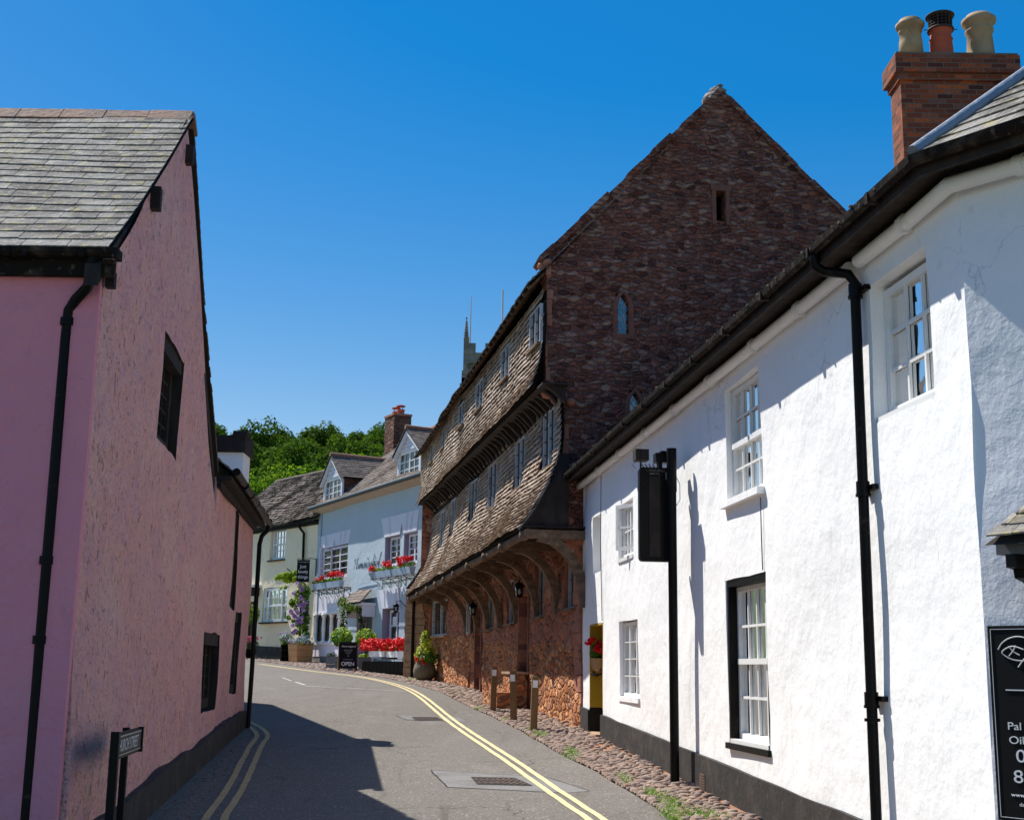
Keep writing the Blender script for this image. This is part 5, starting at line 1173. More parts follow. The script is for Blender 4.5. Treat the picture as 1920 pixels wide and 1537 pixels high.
# painted name on the wall: handwritten strokes
NM = MB()
def stroke(pts, r_=.016): NM.tube([FB(u, z, .010) for u, z in pts], r_*.62, 5)
def script(u0, z0, W_, H_):
    x = u0; s_ = W_/10.6
    P = lambda a, b: (x+a*s_+b*.32*H_, z0+b*H_)
    stroke([P(-.2, .0), P(.0, .15), P(.25, .9), P(-.1, .95), P(-.4, .7)], .013); stroke([P(.95, 1.05), P(.9, .5), P(.85, .0), P(1.15, .15)], .017); stroke([P(.1, .5), P(.5, .55), P(.95, .52)], .010); stroke([P(-.2, 0), P(-.55, .0), P(-.6, .2)], .01)
    def hump(a, k):
        pts = []
        for i in range(k): pts += [P(a+i*.5, 0), P(a+i*.5+.05, .4), P(a+i*.5+.25, .48), P(a+i*.5+.40, .35)]
        pts += [P(a+k*.5, 0), P(a+k*.5+.2, .08)]; stroke(pts, .014)
    stroke([P(1.4, .45), P(1.4, .08), P(1.65, .0), P(1.9, .3), P(1.95, .45), P(1.95, .05)], .015)
    hump(2.3, 2); hump(3.7, 2); stroke([P(5.1, .45), P(5.1, .05), P(5.25, .02)], .015); stroke([P(5.0, .82), P(5.12, .72)], .03); hump(5.5, 1)
    stroke([P(6.9, .45), P(6.55, .4), P(6.5, .1), P(6.8, .05), P(6.95, .45), P(6.9, -.3), P(6.7, -.75), P(6.4, -.6), P(6.8, -.1), P(7.2, .2)], .015)
    stroke([P(7.5, 1.1), P(7.4, .5), P(7.4, .02), P(7.8, .05), P(7.8, .4), P(7.45, .35)], .016); stroke([P(8.15, .45), P(8.15, .0), P(8.35, .1)], .015); stroke([P(8.2, .75), P(8.25, .7)], .02)
    stroke([P(8.55, .0), P(8.6, .42), P(8.9, .42)], .014); stroke([P(9.55, .4), P(9.15, .35), P(9.1, .05), P(9.45, .05), P(9.7, .6), P(10.0, 1.15)], .015); stroke([P(9.65, .5), P(9.6, .0)], .014)
script(4.45, 5.26, 2.75, .42); NM.build('painted_name', 'ink', BH)
# ================================================================== cream house
CR_ = thing('cream_house', FC(3, G(55)), 'cream rendered cottage with wavy slate roof left of the blue house', 'house')
cops = [(2.75, 4.08, 6.10, 7.50, .2), (2.30, 4.48, 3.42, 4.93, .12), (5.2, 6.3, 1.2, 4.4, .4)]
wall('wall', FC, .02, 11, -.2, 7.6, cops, CR_, ['cream', 'cream'], wob=(.05, .6), step=.35, thick=.4, ju=.02)
room(FC, cops, CR_)
mb = MB(); band(FC, breaks(.02, 11, (5.2, 6.3), .5), lambda u: gz(FC, u)+.52, -.03, .04, [(5.2, 6.3)]); _split(mb, 'plinth', 'plinth', CR_)
window(FC, 2.78, 4.05, 6.12, 7.48, CR_, n=-.16, cols=4, rows=4, split=6.8, fm='paint', fw=.09, bw=.03, sill=(.10, .06, 'dwood', .1))
wb = window(FC, 2.33, 4.45, 3.45, 4.91, CR_, n=-.08, cols=5, rows=4, split=4.14, fm='paint', fw=.10, bw=.035, curtain=1, cw=.12, sill=(.12, .06, 'dwood', .15))
mb = MB()
for u in (2.8, 3.98): mb.fb(FC, u-.04, u+.04, -.06, .0, 3.5, 4.78)
_split(mb, 'mullion', 'paint', wb)
mb = MB(); mb.fb(FC, 5.22, 6.28, -.34, -.28, 1.6, 4.28); mb.build('door', 'dwood', CR_)
mb = MB(); mb.fb(FC, 4.75, 6.9, .0, .42, 4.98, 5.10); dh = mb.build('door_hood', 'paint', CR_)
mb = MB(); mb.fb(FC, 4.85, 5.0, .0, .36, 4.6, 4.98); mb.fb(FC, 6.6, 6.75, .0, .36, 4.6, 4.98); _split(mb, 'hood_bracket', 'dwood', dh)
mb = MB(); mb.fb(FC, -.05, 10, .02, .22, 7.52, 7.60); mb.fb(FC, -.05, 10, .0, .06, 7.40, 7.52); mb.build('fascia', 'black', CR_)
mb = MB(); mb.tube([FC(1.25, 7.5, .2), FC(1.25, 7.35, .17), FC(1.0, 7.1, .1), FC(.98, 5.0, .08), FC(.98, 1.9, .08)], .055, 8); mb.build('downpipe', 'blackm', CR_)
d_ = FC(0, 10.55, -3.3)-FC(0, 7.62, .27); LC = d_.length; Sc0 = plane_S(FC(0, 7.62, .27), (FC.d.x, FC.d.y, 0), d_, .12)
def Sc(u, s_): return Sc0(u, s_)+V((0, 0, .012*math.sin(u*2*PI/.27)))
tiles('roof', Sc, -.25, 10, LC, 'slateb', CR_, tw=.27, ex=.20, th=.05, lift=.085, seed=61, jit=.35, prof=.55)
mb = MB(); mb.quad(FC(-.2, 10.5, -3.3), FC(10, 10.5, -3.3), FC(10, 7, -7), FC(-.2, 7, -7)); mb.build('rear_roof', 'slateb', CR_)
mb = MB(); mb.tube([FC(-.2, 10.57, -3.3)]+[FC(i, 10.56+.03*noise.noise(V((i*.9, 0, 0))), -3.3) for i in range(1, 11)], .10, 8); mb.build('ridge_tiles', 'slateb', CR_)
# hanging sign between the two houses
HS = thing('hanging_sign', at(569, 1070, 52.5), 'dark hanging board reading Just lovely things between the cream and blue houses', 'sign')
pc = at(568.5, 1070, 52.5); FH = Frame((pc.x, pc.y), (1, -.15), (0, -1))
mb = MB(); mb.fb(FH, -.26, .26, -.02, .02, pc.z-.44, pc.z+.44); hb = mb.build('board', 'chalk', HS)
mb = MB()
for a, b, c, d in ((-.27, .27, -.45, -.425), (-.27, .27, .425, .45)): mb.fb(FH, a, b, -.025, .025, pc.z+c, pc.z+d)
mb.tube([V((FH(.25, 0).x, FH(.25, 0).y, pc.z+.52)), FB(.0, pc.z+.55, .0)], .015, 5); mb.tube([FB(.08, pc.z+.55, .05), FB(.08, pc.z-.15, .05)], .025, 5); mb.tube([FH(-.28, pc.z+.5), FH(.28, pc.z+.5)], .015, 5)
mb.tube([FH(-.2, pc.z+.5), FH(-.2, pc.z+.44)], .01, 4); mb.tube([FH(.2, pc.z+.5), FH(.2, pc.z+.44)], .01, 4); mb.build('bracket', 'wire', HS)
for s_, z, k in (('Just', .12, .19), ('lovely', -.09, .19), ('things', -.30, .19)): text(s_, k, FH, 0, pc.z+z, .022, 'letter', hb, align='CENTER', ext=.001, sx=.95)
text('Hummingbird', .085, FH, 0, pc.z+.34, .022, 'letterg', hb, align='CENTER', ext=.001, shear=.3)
# ================================================================== small things and plants
def on(fr, u, n): p = fr(u, 0, n); return V((p.x, p.y, G(p.y)+.012))
# A-board
AB = thing('pavement_board', (-5.52, 45.15, G(45.1)), 'folding black chalkboard on the footway reading OPEN', 'sign')
FAb = Frame((-5.85, 45.0), (1, .22), (0, -1)); zb = G(45.1)+.02
def leanbox(mb, u0, u1, z0, z1, n0, n1, t):   # leaning slab
    mb.hexa([FAb(u0, zb+z0, n0), FAb(u1, zb+z0, n0), FAb(u1, zb+z0, n0-t), FAb(u0, zb+z0, n0-t), FAb(u0, zb+z1, n1), FAb(u1, zb+z1, n1), FAb(u1, zb+z1, n1-t), FAb(u0, zb+z1, n1-t)])
for sg, nm in ((1, 'front_panel'), (-1, 'rear_panel')):
    mb = MB(); t = .02; b0, b1 = (.0, -.17) if sg > 0 else (-.42, -.21)
    leanbox(mb, .05, .60, .12, .93, b0+(b1-b0)*.12, b1, t); pn = mb.build(nm, 'chalk', AB)
    mb = MB()
    for a, b in ((0, .05), (.60, .65)): leanbox(mb, a, b, 0, .98, b0+.005, b1+.005, t+.01)
    leanbox(mb, .05, .60, .93, .98, b0+(b1-b0)*.94+.005, b1+.005, t+.01); leanbox(mb, .05, .60, .08, .12, b0+(b1-b0)*.1+.005, b0+(b1-b0)*.13+.005, t+.01); mb.build('frame', 'plank' if sg < 0 else 'dwood', pn)
    if sg > 0:
        lean = lambda z: -.17*z/.98+.012
        text('OPEN', .19, FAb, .09, zb+.17, lean(.24)+.012, 'letter', pn, sx=.92, font_off=.004); text('Hummingbird', .095, FAb, .09, zb+.80, lean(.83)+.004, 'letter', pn, shear=.3, sx=.92)
        mb = MB()
        for i, (a, b) in enumerate(((.17, .48), (.2, .46), (.24, .42), (.3, .36), (.29, .37), (.16, .5))): z = .70-.055*i-(.05 if i == 5 else 0); leanbox(mb, a, b, z, z+.012, lean(z)+.006, lean(z)+.006, .003)
        mb.build('chalk_line', 'letterg', pn)
# bollards
def bollard():
    t = thing('bollard', (-.3, 27, G(27)), 'x', 'bollard', 'oak posts with white reflectors on the cobbled footway')
    mb = MB(); x, y, z = -.3, 27, G(27); mb.box((x, y, z+.36), .118, .118, 1.08); mb.build('post', 'oakpost', t)
    mb = MB(); mb.box((x, y, z+.905), .122, .122, .015)
    mb.hexa([V((x+a*.059, y+b*.059, z+.90)) for a, b in ((-1, -1), (1, -1), (1, 1), (-1, 1))]+[V((x+a*.05, y+b*.05, z+.925)) for a, b in ((-1, -1), (1, -1), (1, 1), (-1, 1))]); mb.build('post_cap', 'oakpost', t)
    mb = MB(); mb.box((x-.005, y-.0635, z+.80), .09, .008, .125); mb.build('reflector', 'reflw', t)
    return t
def copy_tree(o, parent=None):
    c = o.copy(); COL.objects.link(c)
    if parent is not None: c.parent = parent; c.matrix_parent_inverse = o.matrix_parent_inverse.copy()
    for ch in list(o.children): copy_tree(ch, c)
    return c
b0 = bollard(); lb = ['oak bollard standing farthest up the footway, leftmost of the three', 'oak bollard in front of the stone doorsteps, middle of the three', 'oak bollard nearest the yellow doorway, rightmost of the three']
bol = [b0, copy_tree(b0), copy_tree(b0)]
for o, (x, y), L_, a in zip(bol, ((-.30, 27.0), (.12, 24.8), (.45, 22.8)), lb, (.02, -.03, .03)): o.location = (x, y, G(y)); o['label'] = L_; o.rotation_euler = (a*.6, a, a*3)
# pole with the electronic road sign seen from its side and back
PS = thing('road_sign_pole', (2.01, 15.85, G(15.85)), 'tall black steel pole carrying a black electronic sign with cameras', 'sign')
mb = MB(); px_, py_ = 2.01, 15.85
mb.tube([(px_, py_, .1), (px_, py_, 3.78), (px_, py_, 4.34)], .055, 20); mb.tube([(px_, py_, 3.80), (px_, py_, 4.345)], .062, 20); mb.lathe((px_, py_, G(py_)), [(.075, 0), (.07, .03), (.056, .035)], 20); mb.build('pole', 'blackm', PS)
FT = Frame((1.615, 15.93), (1, .12), (0, -1))
def rrect(u0, u1, z0, z1, r_, k=5):
    out = []
    for cu, cz, a0 in ((u1-r_, z1-r_, 0), (u0+r_, z1-r_, 90), (u0+r_, z0+r_, 180), (u1-r_, z0+r_, 270)):
        for i in range(k+1): a = math.radians(a0+90*i/k); out.append((cu+r_*math.cos(a), cz+r_*math.sin(a)))
    return out
mb = MB(); mb.prism([FT(u, z, 0) for u, z in rrect(0, .42, 2.94, 4.12, .05)], V((FT.n.x, FT.n.y, 0))*-.10); pn = mb.build('sign_panel', 'blackm', PS)
mb = MB()
for z in (3.06, 3.95): mb.fb(FT, .18, .44, -.12, -.17, z, z+.05)
mb.fb(FT, .12, .26, .0, .012, 3.0, 4.0)
for k in range(7): mb.fb(FT, .155, .195, .012, .018, 3.12+k*.11, 3.17+k*.11)
for z in (3.1, 3.35, 3.6, 3.9): mb.lathe(FT(.05, z, .0), [(0, -.01), (.01, 0), (0, .01)], 6)
mb.build('panel_bracket', 'dwood', pn)
mb = MB(); mb.fb(FT, -.06, .11, -.12, .06, 4.20, 4.34); mb.fb(FT, .01, .03, -.03, -.01, 4.1, 4.2); mb.tube([FT(.04, 4.27, .05), FT(.04, 4.27, .09)], .035, 10); mb.build('camera_unit', 'dwood', PS)
mb = MB(); mb.fb(FT, .20, .36, -.1, .05, 4.18, 4.30); mb.fb(FT, .24, .29, -.08, .02, 4.10, 4.18); mb.fb(FT, .30, .42, -.22, -.08, 4.2, 4.35); mb.build('camera_unit', 'blackm', PS)
mb = MB()
for k in range(4): mb.tube([FT(.02+.05*k, 4.16, .0), FT(.10+.05*k, 4.06-.02*k, .03), FT(.2+.04*k, 4.09, .02), FT(.33, 4.06+.02*k, .0)], .007, 5)
mb.tube([FT(-.03, 4.2, 0), FT(-.09, 4.14, 0), FT(-.05, 4.1, 0)], .004, 4); mb.tube([(px_+.05, py_, 4.0), (px_+.10, py_, 3.9), (px_+.10, py_, 3.7), (px_+.05, py_, 3.62)], .005, 4); mb.build('cable', 'wire', PS)
mb = MB(); mb.fb(FT, .13, .29, .003, .02, 4.07, 4.09); mb.fb(FT, .13, .25, .003, .02, 4.03, 4.045); mb.fb(FT, .33, .36, .003, .02, 3.97, 4.06); mb.build('clamp', 'zinc', PS)
# wall lanterns
def lantern(fr, u, n, z, label, hang=False):
    t = thing('wall_lantern', fr(u, z, n), label, 'lantern', 'black wall lanterns by the doorways'); p = fr(u, z, n); mb = MB()
    mb.lathe(p, [(.03, -.17), (.075, -.16), (.08, -.15)], 6); mb.lathe(p, [(.12, .06), (.125, .075), (.05, .15), (.02, .16), (.02, .2)], 6)
    for k in range(6): a = k*PI/3; mb.tube([p+V((.078*math.cos(a), .078*math.sin(a), -.15)), p+V((.108*math.cos(a), .108*math.sin(a), .06))], .009, 4)
    mb.tube([p+V((0, 0, .19)), p+V((0, 0, .24)), fr(u, z+.24, n*.5), fr(u, z+.05, 0)], .012, 5); f_ = mb.build('lantern_frame', 'blackm', t)
    mb = MB(); mb.lathe(p, [(.066, -.145), (.092, .055)], 6); mb.build('pane', 'glass', f_)
lantern(FN, 4.35, .28, 3.28, 'black lantern on the stone wall beside the grey door above the steps')
lantern(FN, 10.35, .28, 3.12, 'black lantern beside the far dark doorway under the jetty')
lantern(FB, 9.6, .35, 3.62, 'black lantern on the blue wall beside the ground floor window')
# planters
rv = random.Random(77)
def planter_box(name, c, wd, dp, h, mt, label, rot=0, group=None, boards=3, taper=1.0):
    t = thing(name, c, label, 'planter', group); mb = MB()
    for k in range(boards):
        z0 = h*k/boards; z1 = h*(k+1)/boards-.008; s0 = taper+(1-taper)*k/boards; s1 = taper+(1-taper)*(k+1)/boards
        q = []
        for z, s_ in ((z0, s0), (z1, s1)):
            for x, y in ((-.5, -.5), (.5, -.5), (.5, .5), (-.5, .5)): X, Y = x*wd*s_, y*dp*s_; q.append(V((c[0]+X*math.cos(rot)-Y*math.sin(rot), c[1]+X*math.sin(rot)+Y*math.cos(rot), c[2]+z)))
        mb.hexa(q)
    mb.build('tub', mt, t)
    mb = MB(); mb.box((c[0], c[1], c[2]+h-.01), wd*.9, dp*.9, .03, rot=rot); mb.build('soil', 'soil', t)
    return t
c = V((-8.33, 52.25, G(52.25)+.02)); t = planter_box('wooden_planter', c, .78, .7, .72, 'plank', 'pale wooden planter box of silver foliage under the hanging sign', rot=.7, taper=.88)
for _ in range(1): pass
sp = []
for k in range(26): sp += blob(c+V((rv.uniform(-.42, .42), rv.uniform(-.4, .4), .85+rv.uniform(-.08, .16))), .12, .12, .12, 26, rv)
leaves(sp, .075, 3).build('foliage', 'silver', t)
florets([c+V((rv.uniform(-.5, .5), rv.uniform(-.5, 0), .72+rv.uniform(-.02, .1))) for _ in range(16)], .05, 16, 5, 'purple', 'blossoms', t)
leaves(blob(c+V((.1, -.2, .75)), .5, .35, .12, 260, rv), .07, 6).build('leaves', 'leaf', t)
c = V((-9.0, 52.75, G(52.75)+.02)); t = planter_box('dark_planter', c, .42, .42, .68, 'blackbox', 'slim black planter of mauve flowers beside the pale wooden planter', rot=.3)
leaves(blob(c+V((0, 0, .85)), .3, .3, .26, 520, rv), .075, 7).build('foliage', 'leaf', t); leaves(blob(c+V((0, -.05, .98)), .28, .28, .2, 200, rv), .06, 8).build('leaves', 'silver', t)
florets([c+V((rv.uniform(-.3, .3), rv.uniform(-.3, .1), .85+rv.uniform(-.05, .3))) for _ in range(18)], .05, 14, 5, 'purple', 'blossoms', t, .045)
# clematis climbing between the houses
def pxs(lst, Y, rad, k, r): 
    out = []
    for (x, y, s_) in lst: out += blob(at(x, y, Y+r.uniform(-.15, .15)), rad*s_, rad*s_*.6, rad*s_, int(k*s_*s_), r)
    return out
YC = 52.75
CL = thing('clematis', (-8.4, 52.9, G(52.9)), 'mauve flowering clematis climbing the corner between the cream and blue houses', 'climbing plant')
leaves(pxs([(566, 1098, 1), (574, 1105, .9), (560, 1112, .9), (572, 1118, 1), (560, 1126, 1), (550, 1131, .9), (570, 1135, .9), (556, 1140, .7), (572, 1150, .9), (566, 1160, 1), (560, 1170, .9), (573, 1172, .8), (568, 1182, .9), (556, 1185, .7), (574, 1140, .8), (575, 1190, .8), (547, 1127, .6), (576, 1112, .8), (575, 1160, .8), (540, 1158, .6), (550, 1163, .5)], YC, .20, 130, rv), .10, 9).build('foliage', 'leaf', CL)
leaves(pxs([(566, 1100, .8), (558, 1118, .8), (550, 1129, .9), (545, 1130, .6), (541, 1158, .6), (558, 1128, .7), (568, 1108, .6)], YC-.12, .18, 90, rv), .10, 10).build('young_leaves', 'leafy', CL)
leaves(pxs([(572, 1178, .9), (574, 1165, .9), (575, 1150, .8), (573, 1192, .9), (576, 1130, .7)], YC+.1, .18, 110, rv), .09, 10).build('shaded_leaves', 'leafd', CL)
florets([at(x+rv.uniform(-2, 2), y+rv.uniform(-2, 2), YC-.25) for (x, y) in ((558, 1092), (562, 1098), (566, 1106), (564, 1118), (566, 1122), (561, 1132), (566, 1133), (570, 1136), (572, 1130), (568, 1140), (564, 1136), (545, 1146), (548, 1150), (556, 1146), (560, 1150), (555, 1156), (561, 1160), (558, 1163), (565, 1156), (563, 1165), (557, 1168), (551, 1153), (552, 1110), (550, 1172), (553, 1182), (549, 1185), (567, 1103), (570, 1146))], .09, 34, 11, 'purple', 'blossoms', CL, .075)
mb = MB(); mb.tube([(-8.28, 53.0, G(53)), (-8.35, 53.0, 3), (-8.25, 53.0, 4), (-8.45, 53.0, 4.9), (-9.3, 53.8, 5.6)], .03, 6); mb.build('stem', 'bark', CL)
VN = thing('leafy_branch', at(540, 1085, 53.2), 'yellow green leafy vine branch over the cream house ground floor window', 'vine')
leaves(pxs([(517, 1084, .5), (523, 1082, .8), (530, 1080, .9), (537, 1079, 1), (544, 1080, 1), (550, 1078, 1), (555, 1074, .9), (540, 1088, .8), (548, 1088, .7), (533, 1087, .6), (527, 1103, .35), (535, 1101, .5), (553, 1085, .8)], 53.45, .17, 150, rv), .10, 12).build('foliage', 'leafy', VN)
mb = MB(); mb.tube([at(556, 1092, 53.3), at(545, 1084, 53.45), at(530, 1083, 53.5), at(519, 1085, 53.6)], .02, 6); mb.build('stem', 'bark', VN)
# bay trees
def bay(x, y, rad, hz, potw, label, low=False):
    t = thing('bay_tree', (x, y, G(y)), label, 'potted tree', 'clipped bay trees by the blue house door'); z = G(y)+.02
    mb = MB(); mb.box((x, y, z+.22), potw, potw, .44); mb.build('pot', 'zinc', t); mb = MB(); mb.tube([(x, y, z+.4), (x+.02, y, hz-rad*.5)], .025, 8); mb.build('trunk', 'bark', t)
    leaves(blob((x, y, hz), rad, rad, rad*.8, 950, rv, .72), .085, int(x*10)).build('crown', 'leaf', t); leaves(blob((x, y-.02, hz+.08), rad, rad, rad*.78, 260, rv, .9), .085, int(x*10)+1).build('young_leaves', 'leafy', t)
    if low: leaves(blob((x, y, z+.48), .25, .25, .1, 160, rv), .07, 3).build('underplanting', 'leafy', t)
p = at(641, 1196, 46.6); bay(p.x, p.y, .40, p.z, .36, 'round clipped bay tree behind the open chalkboard'); p = at(686, 1198, 45.9); bay(p.x, p.y, .38, p.z, .40, 'round clipped bay tree between chalkboard and the red geraniums', True)
# pink flowers and round shrub by the cream door
c = at(470, 1215, 55.2); t = thing('flower_pot', (c.x, c.y, G(c.y)), 'pot of pink flowers by the cream house door', 'flower pot')
mb = MB(); mb.lathe((c.x, c.y, G(c.y)), [(.16, 0), (.24, .36), (.26, .40), (.2, .40)], 14); mb.build('pot', 'blackbox', t)
leaves(blob((c.x, c.y, G(c.y)+.6), .34, .3, .26, 520, rv), .08, 13).build('foliage', 'leafd', t); florets([V((c.x, c.y, G(c.y)+.62))+V((rv.gauss(0, .2), rv.uniform(-.3, 0), rv.uniform(0, .32))) for _ in range(20)], .06, 18, 14, 'pinkfl', 'blossoms', t, .05)
c = at(472, 1152, 55.7); t = thing('standard_shrub', (c.x, c.y, G(c.y)), 'round headed shrub on a bare stem by the cream house door', 'shrub')
mb = MB(); mb.tube([(c.x, c.y, G(c.y)), (c.x+.03, c.y, c.z-.2)], .035, 8); mb.build('trunk', 'bark', t); leaves(blob(c, .36, .36, .42, 900, rv, .7), .09, 15).build('crown', 'leaf', t); leaves(blob(c+V((0, 0, .1)), .36, .36, .36, 200, rv, .9), .09, 16).build('young_leaves', 'leafy', t)
# window boxes
def winbox(fr, u0, u1, z, n0, label, seed, left_pot=False):
    t = thing('window_box', fr((u0+u1)/2, z-.1, .02), label, 'window box', 'painted flower boxes on the blue house'); r = random.Random(seed)
    mb = MB(); k = 2
    for i in range(k):
        a, b = u0+(u1-u0)*i/k+.04, u0+(u1-u0)*(i+1)/k-.04; mb.hexa([fr(a+.03, z-.24, n0-.08), fr(b-.03, z-.24, n0-.08), fr(b-.03, z-.24, n0+.08), fr(a+.03, z-.24, n0+.08), fr(a, z, n0-.11), fr(b, z, n0-.11), fr(b, z, n0+.11), fr(a, z, n0+.11)])
    mb.build('trough', 'boxblue', t); mb = MB(); zb_ = z-.26
    mb.tube([fr(u0-.2, zb_, n0+.12), fr(u1+.1, zb_, n0+.12)], .014, 5); mb.tube([fr(u0-.2, zb_, .03), fr(u1+.1, zb_, .03)], .012, 5); k = 6
    for i in range(k): u = u0-.1+(u1-u0+.15)*i/(k-1); mb.tube([fr(u, zb_, .02), fr(u, zb_, n0+.12)], .012, 5); mb.tube([fr(u, zb_-.30, .02), fr(u, zb_-.1, n0*.55), fr(u, zb_, n0+.10)], .012, 5); mb.tube([fr(u, zb_+.02, .02), fr(u, zb_-.32, .02)], .012, 5)
    mb.build('bracket', 'wire', t)
    cs = [(u0+(u1-u0)*(i+.5)/9+r.uniform(-.1, .1), r.uniform(-.05, .08)) for i in range(9)]
    pts = []
    for u, dz in cs: pts += blob(fr(u, z+.06+dz*.5, n0), .16, .13, .09, 60, r)
    leaves(pts, .075, seed).build('foliage', 'leaf', t); leaves([x for x in pts if r.random() < .35], .08, seed+1).build('young_leaves', 'leafy', t)
    return t
w1_ = winbox(FB, .9, 4.1, 4.86, .35, 'blue grey window box of red geraniums under the open left upper window', 71)
fl = []
for u, z, k in ((1.9, 5.06, 5), (2.6, 5.10, 7), (3.1, 5.12, 8), (3.5, 5.14, 7), (3.9, 5.08, 4), (1.3, 5.0, 2)): fl += [FB(u+rv.uniform(-.2, .2), z+rv.uniform(-.07, .07), .38+rv.uniform(-.08, .1)) for _ in range(k)]
florets(fl, .085, 34, 17, 'red', 'blossoms', w1_, .05)
w2_ = winbox(FB, 7.55, 11.0, 4.96, .35, 'blue grey window box of red geraniums under the right upper windows', 73)
fl = []
for u, z, k in ((7.45, 5.06, 12), (8.5, 5.18, 6), (9.0, 5.16, 4), (9.9, 5.16, 4), (10.2, 5.24, 8), (10.6, 5.22, 8)): fl += [FB(u+rv.uniform(-.22, .22), z+rv.uniform(-.1, .09), .38+rv.uniform(-.08, .12)) for _ in range(k)]
florets(fl, .09, 34, 18, 'red', 'blossoms', w2_, .05)
mb = MB(); mb.lathe(FB(7.45, 4.70, .36), [(.11, 0), (.15, .25), (.16, .28), (.12, .28)], 12); mb.build('flower_pot', 'boxblue', w2_)
# garland over the porch
GL = thing('porch_garland', FB(5.8, 1.6, .5), 'white and green hanging garland around the blue house porch', 'climbing plant')
pts = []
for u, z, n in ((4.55, 3.95, .5), (4.7, 4.05, .55), (5.0, 4.0, .62), (5.4, 3.9, .66), (5.8, 3.82, .66), (6.2, 3.75, .66), (6.6, 3.65, .6), (6.75, 3.3, .5), (6.75, 3.0, .45), (6.75, 2.7, .45), (6.8, 2.4, .45), (4.85, 3.5, .5), (4.85, 3.2, .5), (4.8, 2.9, .45), (4.85, 2.6, .45), (4.75, 2.3, .45), (4.8, 2.05, .45), (5.1, 3.7, .6), (5.5, 3.65, .6)): pts += blob(FB(u, z, n), .17, .17, .18, 75, rv)
leaves(pts, .09, 19).build('foliage', 'leafd', GL); leaves([x for x in pts if x[0].z > 3.6 and rv.random() < .5 or rv.random() < .1], .09, 20).build('young_leaves', 'leafy', GL)
florets([FB(u+rv.uniform(-.05, .05), z-.10*k, n+.1) for u, z, n in ((4.5, 3.95, .5), (4.9, 3.8, .6), (5.3, 3.75, .66), (5.75, 3.65, .66)) for k in range(6)], .045, 10, 21, 'whitefl', 'blossoms', GL, .04)
florets([FB(4.8+rv.uniform(-.1, .15), rv.uniform(2.0, 3.4), .5) for _ in range(22)], .05, 8, 22, 'whitefl', 'blossoms', GL, .04)
# red geranium troughs behind the black planter
F3 = Frame(tuple(FB(8.98, 0, 1.05).xy), (FB.d.x, FB.d.y), FB.n)
RB = thing('geranium_trough', F3(1.8, G(44.8), 0), 'long white troughs packed with red geraniums on the black stand', 'window box')
mb = MB(); mb.fb(F3, .35, 1.75, -.14, .14, 1.95, 2.14); mb.fb(F3, 1.95, 3.5, -.14, .14, 1.93, 2.12); mb.build('trough', 'paint', RB)
mb = MB()
for u in (.4, 1.0, 1.7, 2.0, 2.7, 3.4): mb.tube([F3(u, 1.80, .16), F3(u, 1.93, .16)], .012, 4)
mb.tube([F3(.3, 1.88, .16), F3(3.5, 1.86, .16)], .012, 5); mb.build('rail', 'wire', RB)
leaves([q for u in [i*.2 for i in range(18)] for q in blob(F3(u, 2.25, 0), .2, .2, .12, 45, rv)], .08, 23).build('foliage', 'leaf', RB)
florets([F3(u+rv.uniform(-.1, .1), 2.38+rv.uniform(-.2, .14)-(.04 if u > 3 else 0), .02+rv.uniform(-.06, .2)) for u in [i*.105 for i in range(-2, 34)] for _ in range(4)], .10, 30, 24, 'red', 'blossoms', RB, .06)
florets([F3(.9, 2.28, .22)], .05, 16, 25, 'pinkfl', 'blossoms', RB, .04)
BP = thing('black_planter_stand', F3(1.8, G(44.8), 0), 'long black boxed stand under the red geraniums', 'planter')
mb = MB(); mb.fb(F3, .0, 3.6, -.22, .22, G(45)-.1, 1.80); k = 5; mb.build('box', 'blackbox', BP)
mb = MB()
for i in range(10): u = .02+i*.36; mb.fb(F3, u, u+.345, .222, .236, G(44)+.02, 1.78)
mb.build('boards', 'blackbox', BP)
c = at(621, 1243, 47.2); c.z = G(c.y)+.02; t = planter_box('grey_planter', c, .34, .34, .42, 'zinc', 'small grey planter half hidden behind the open chalkboard'); leaves(blob(c+V((0, 0, .48)), .2, .2, .1, 180, rv), .06, 26).build('foliage', 'leafd', t)
# conifer pot at the end pier
cx, cy = -2.50, 39.15; cz = G(cy)+.02; t = thing('potted_conifer', (cx, cy, cz), 'round stone pot with a yellow green conifer at the end of the stone house', 'potted tree')
mb = MB(); mb.lathe((cx, cy, cz), [(.20, 0), (.32, .12), (.35, .28), (.31, .46), (.27, .50), (.29, .54), (.24, .54), (.22, .46)], 20); mb.build('pot', 'pot', t)
pts = []
for _ in range(90):
    h = rv.random(); rr0 = .27*(1-h)**.8+.03; a = rv.random()*6.28; p = V((cx+rr0*math.cos(a), cy+rr0*math.sin(a), cz+.62+h*.80)); pts += [(p+V((rv.gauss(0, .03), rv.gauss(0, .03), rv.gauss(0, .05))), V((math.cos(a)*.4, math.sin(a)*.4, 1.2))) for _ in range(16)]
leaves(pts, .085, 27, asp=.4).build('crown', 'leafc', t)
leaves(blob((cx+.08, cy-.1, cz+.66), .36, .33, .2, 520, rv), .08, 28).build('foliage', 'leaf', t)
florets([V((cx-.2, cy-.28, cz+.58)), V((cx-.02, cy-.33, cz+.52)), V((cx-.05, cy-.33, cz+.62)), V((cx-.24, cy-.25, cz+.64))], .06, 24, 29, 'red', 'blossoms', t, .05)
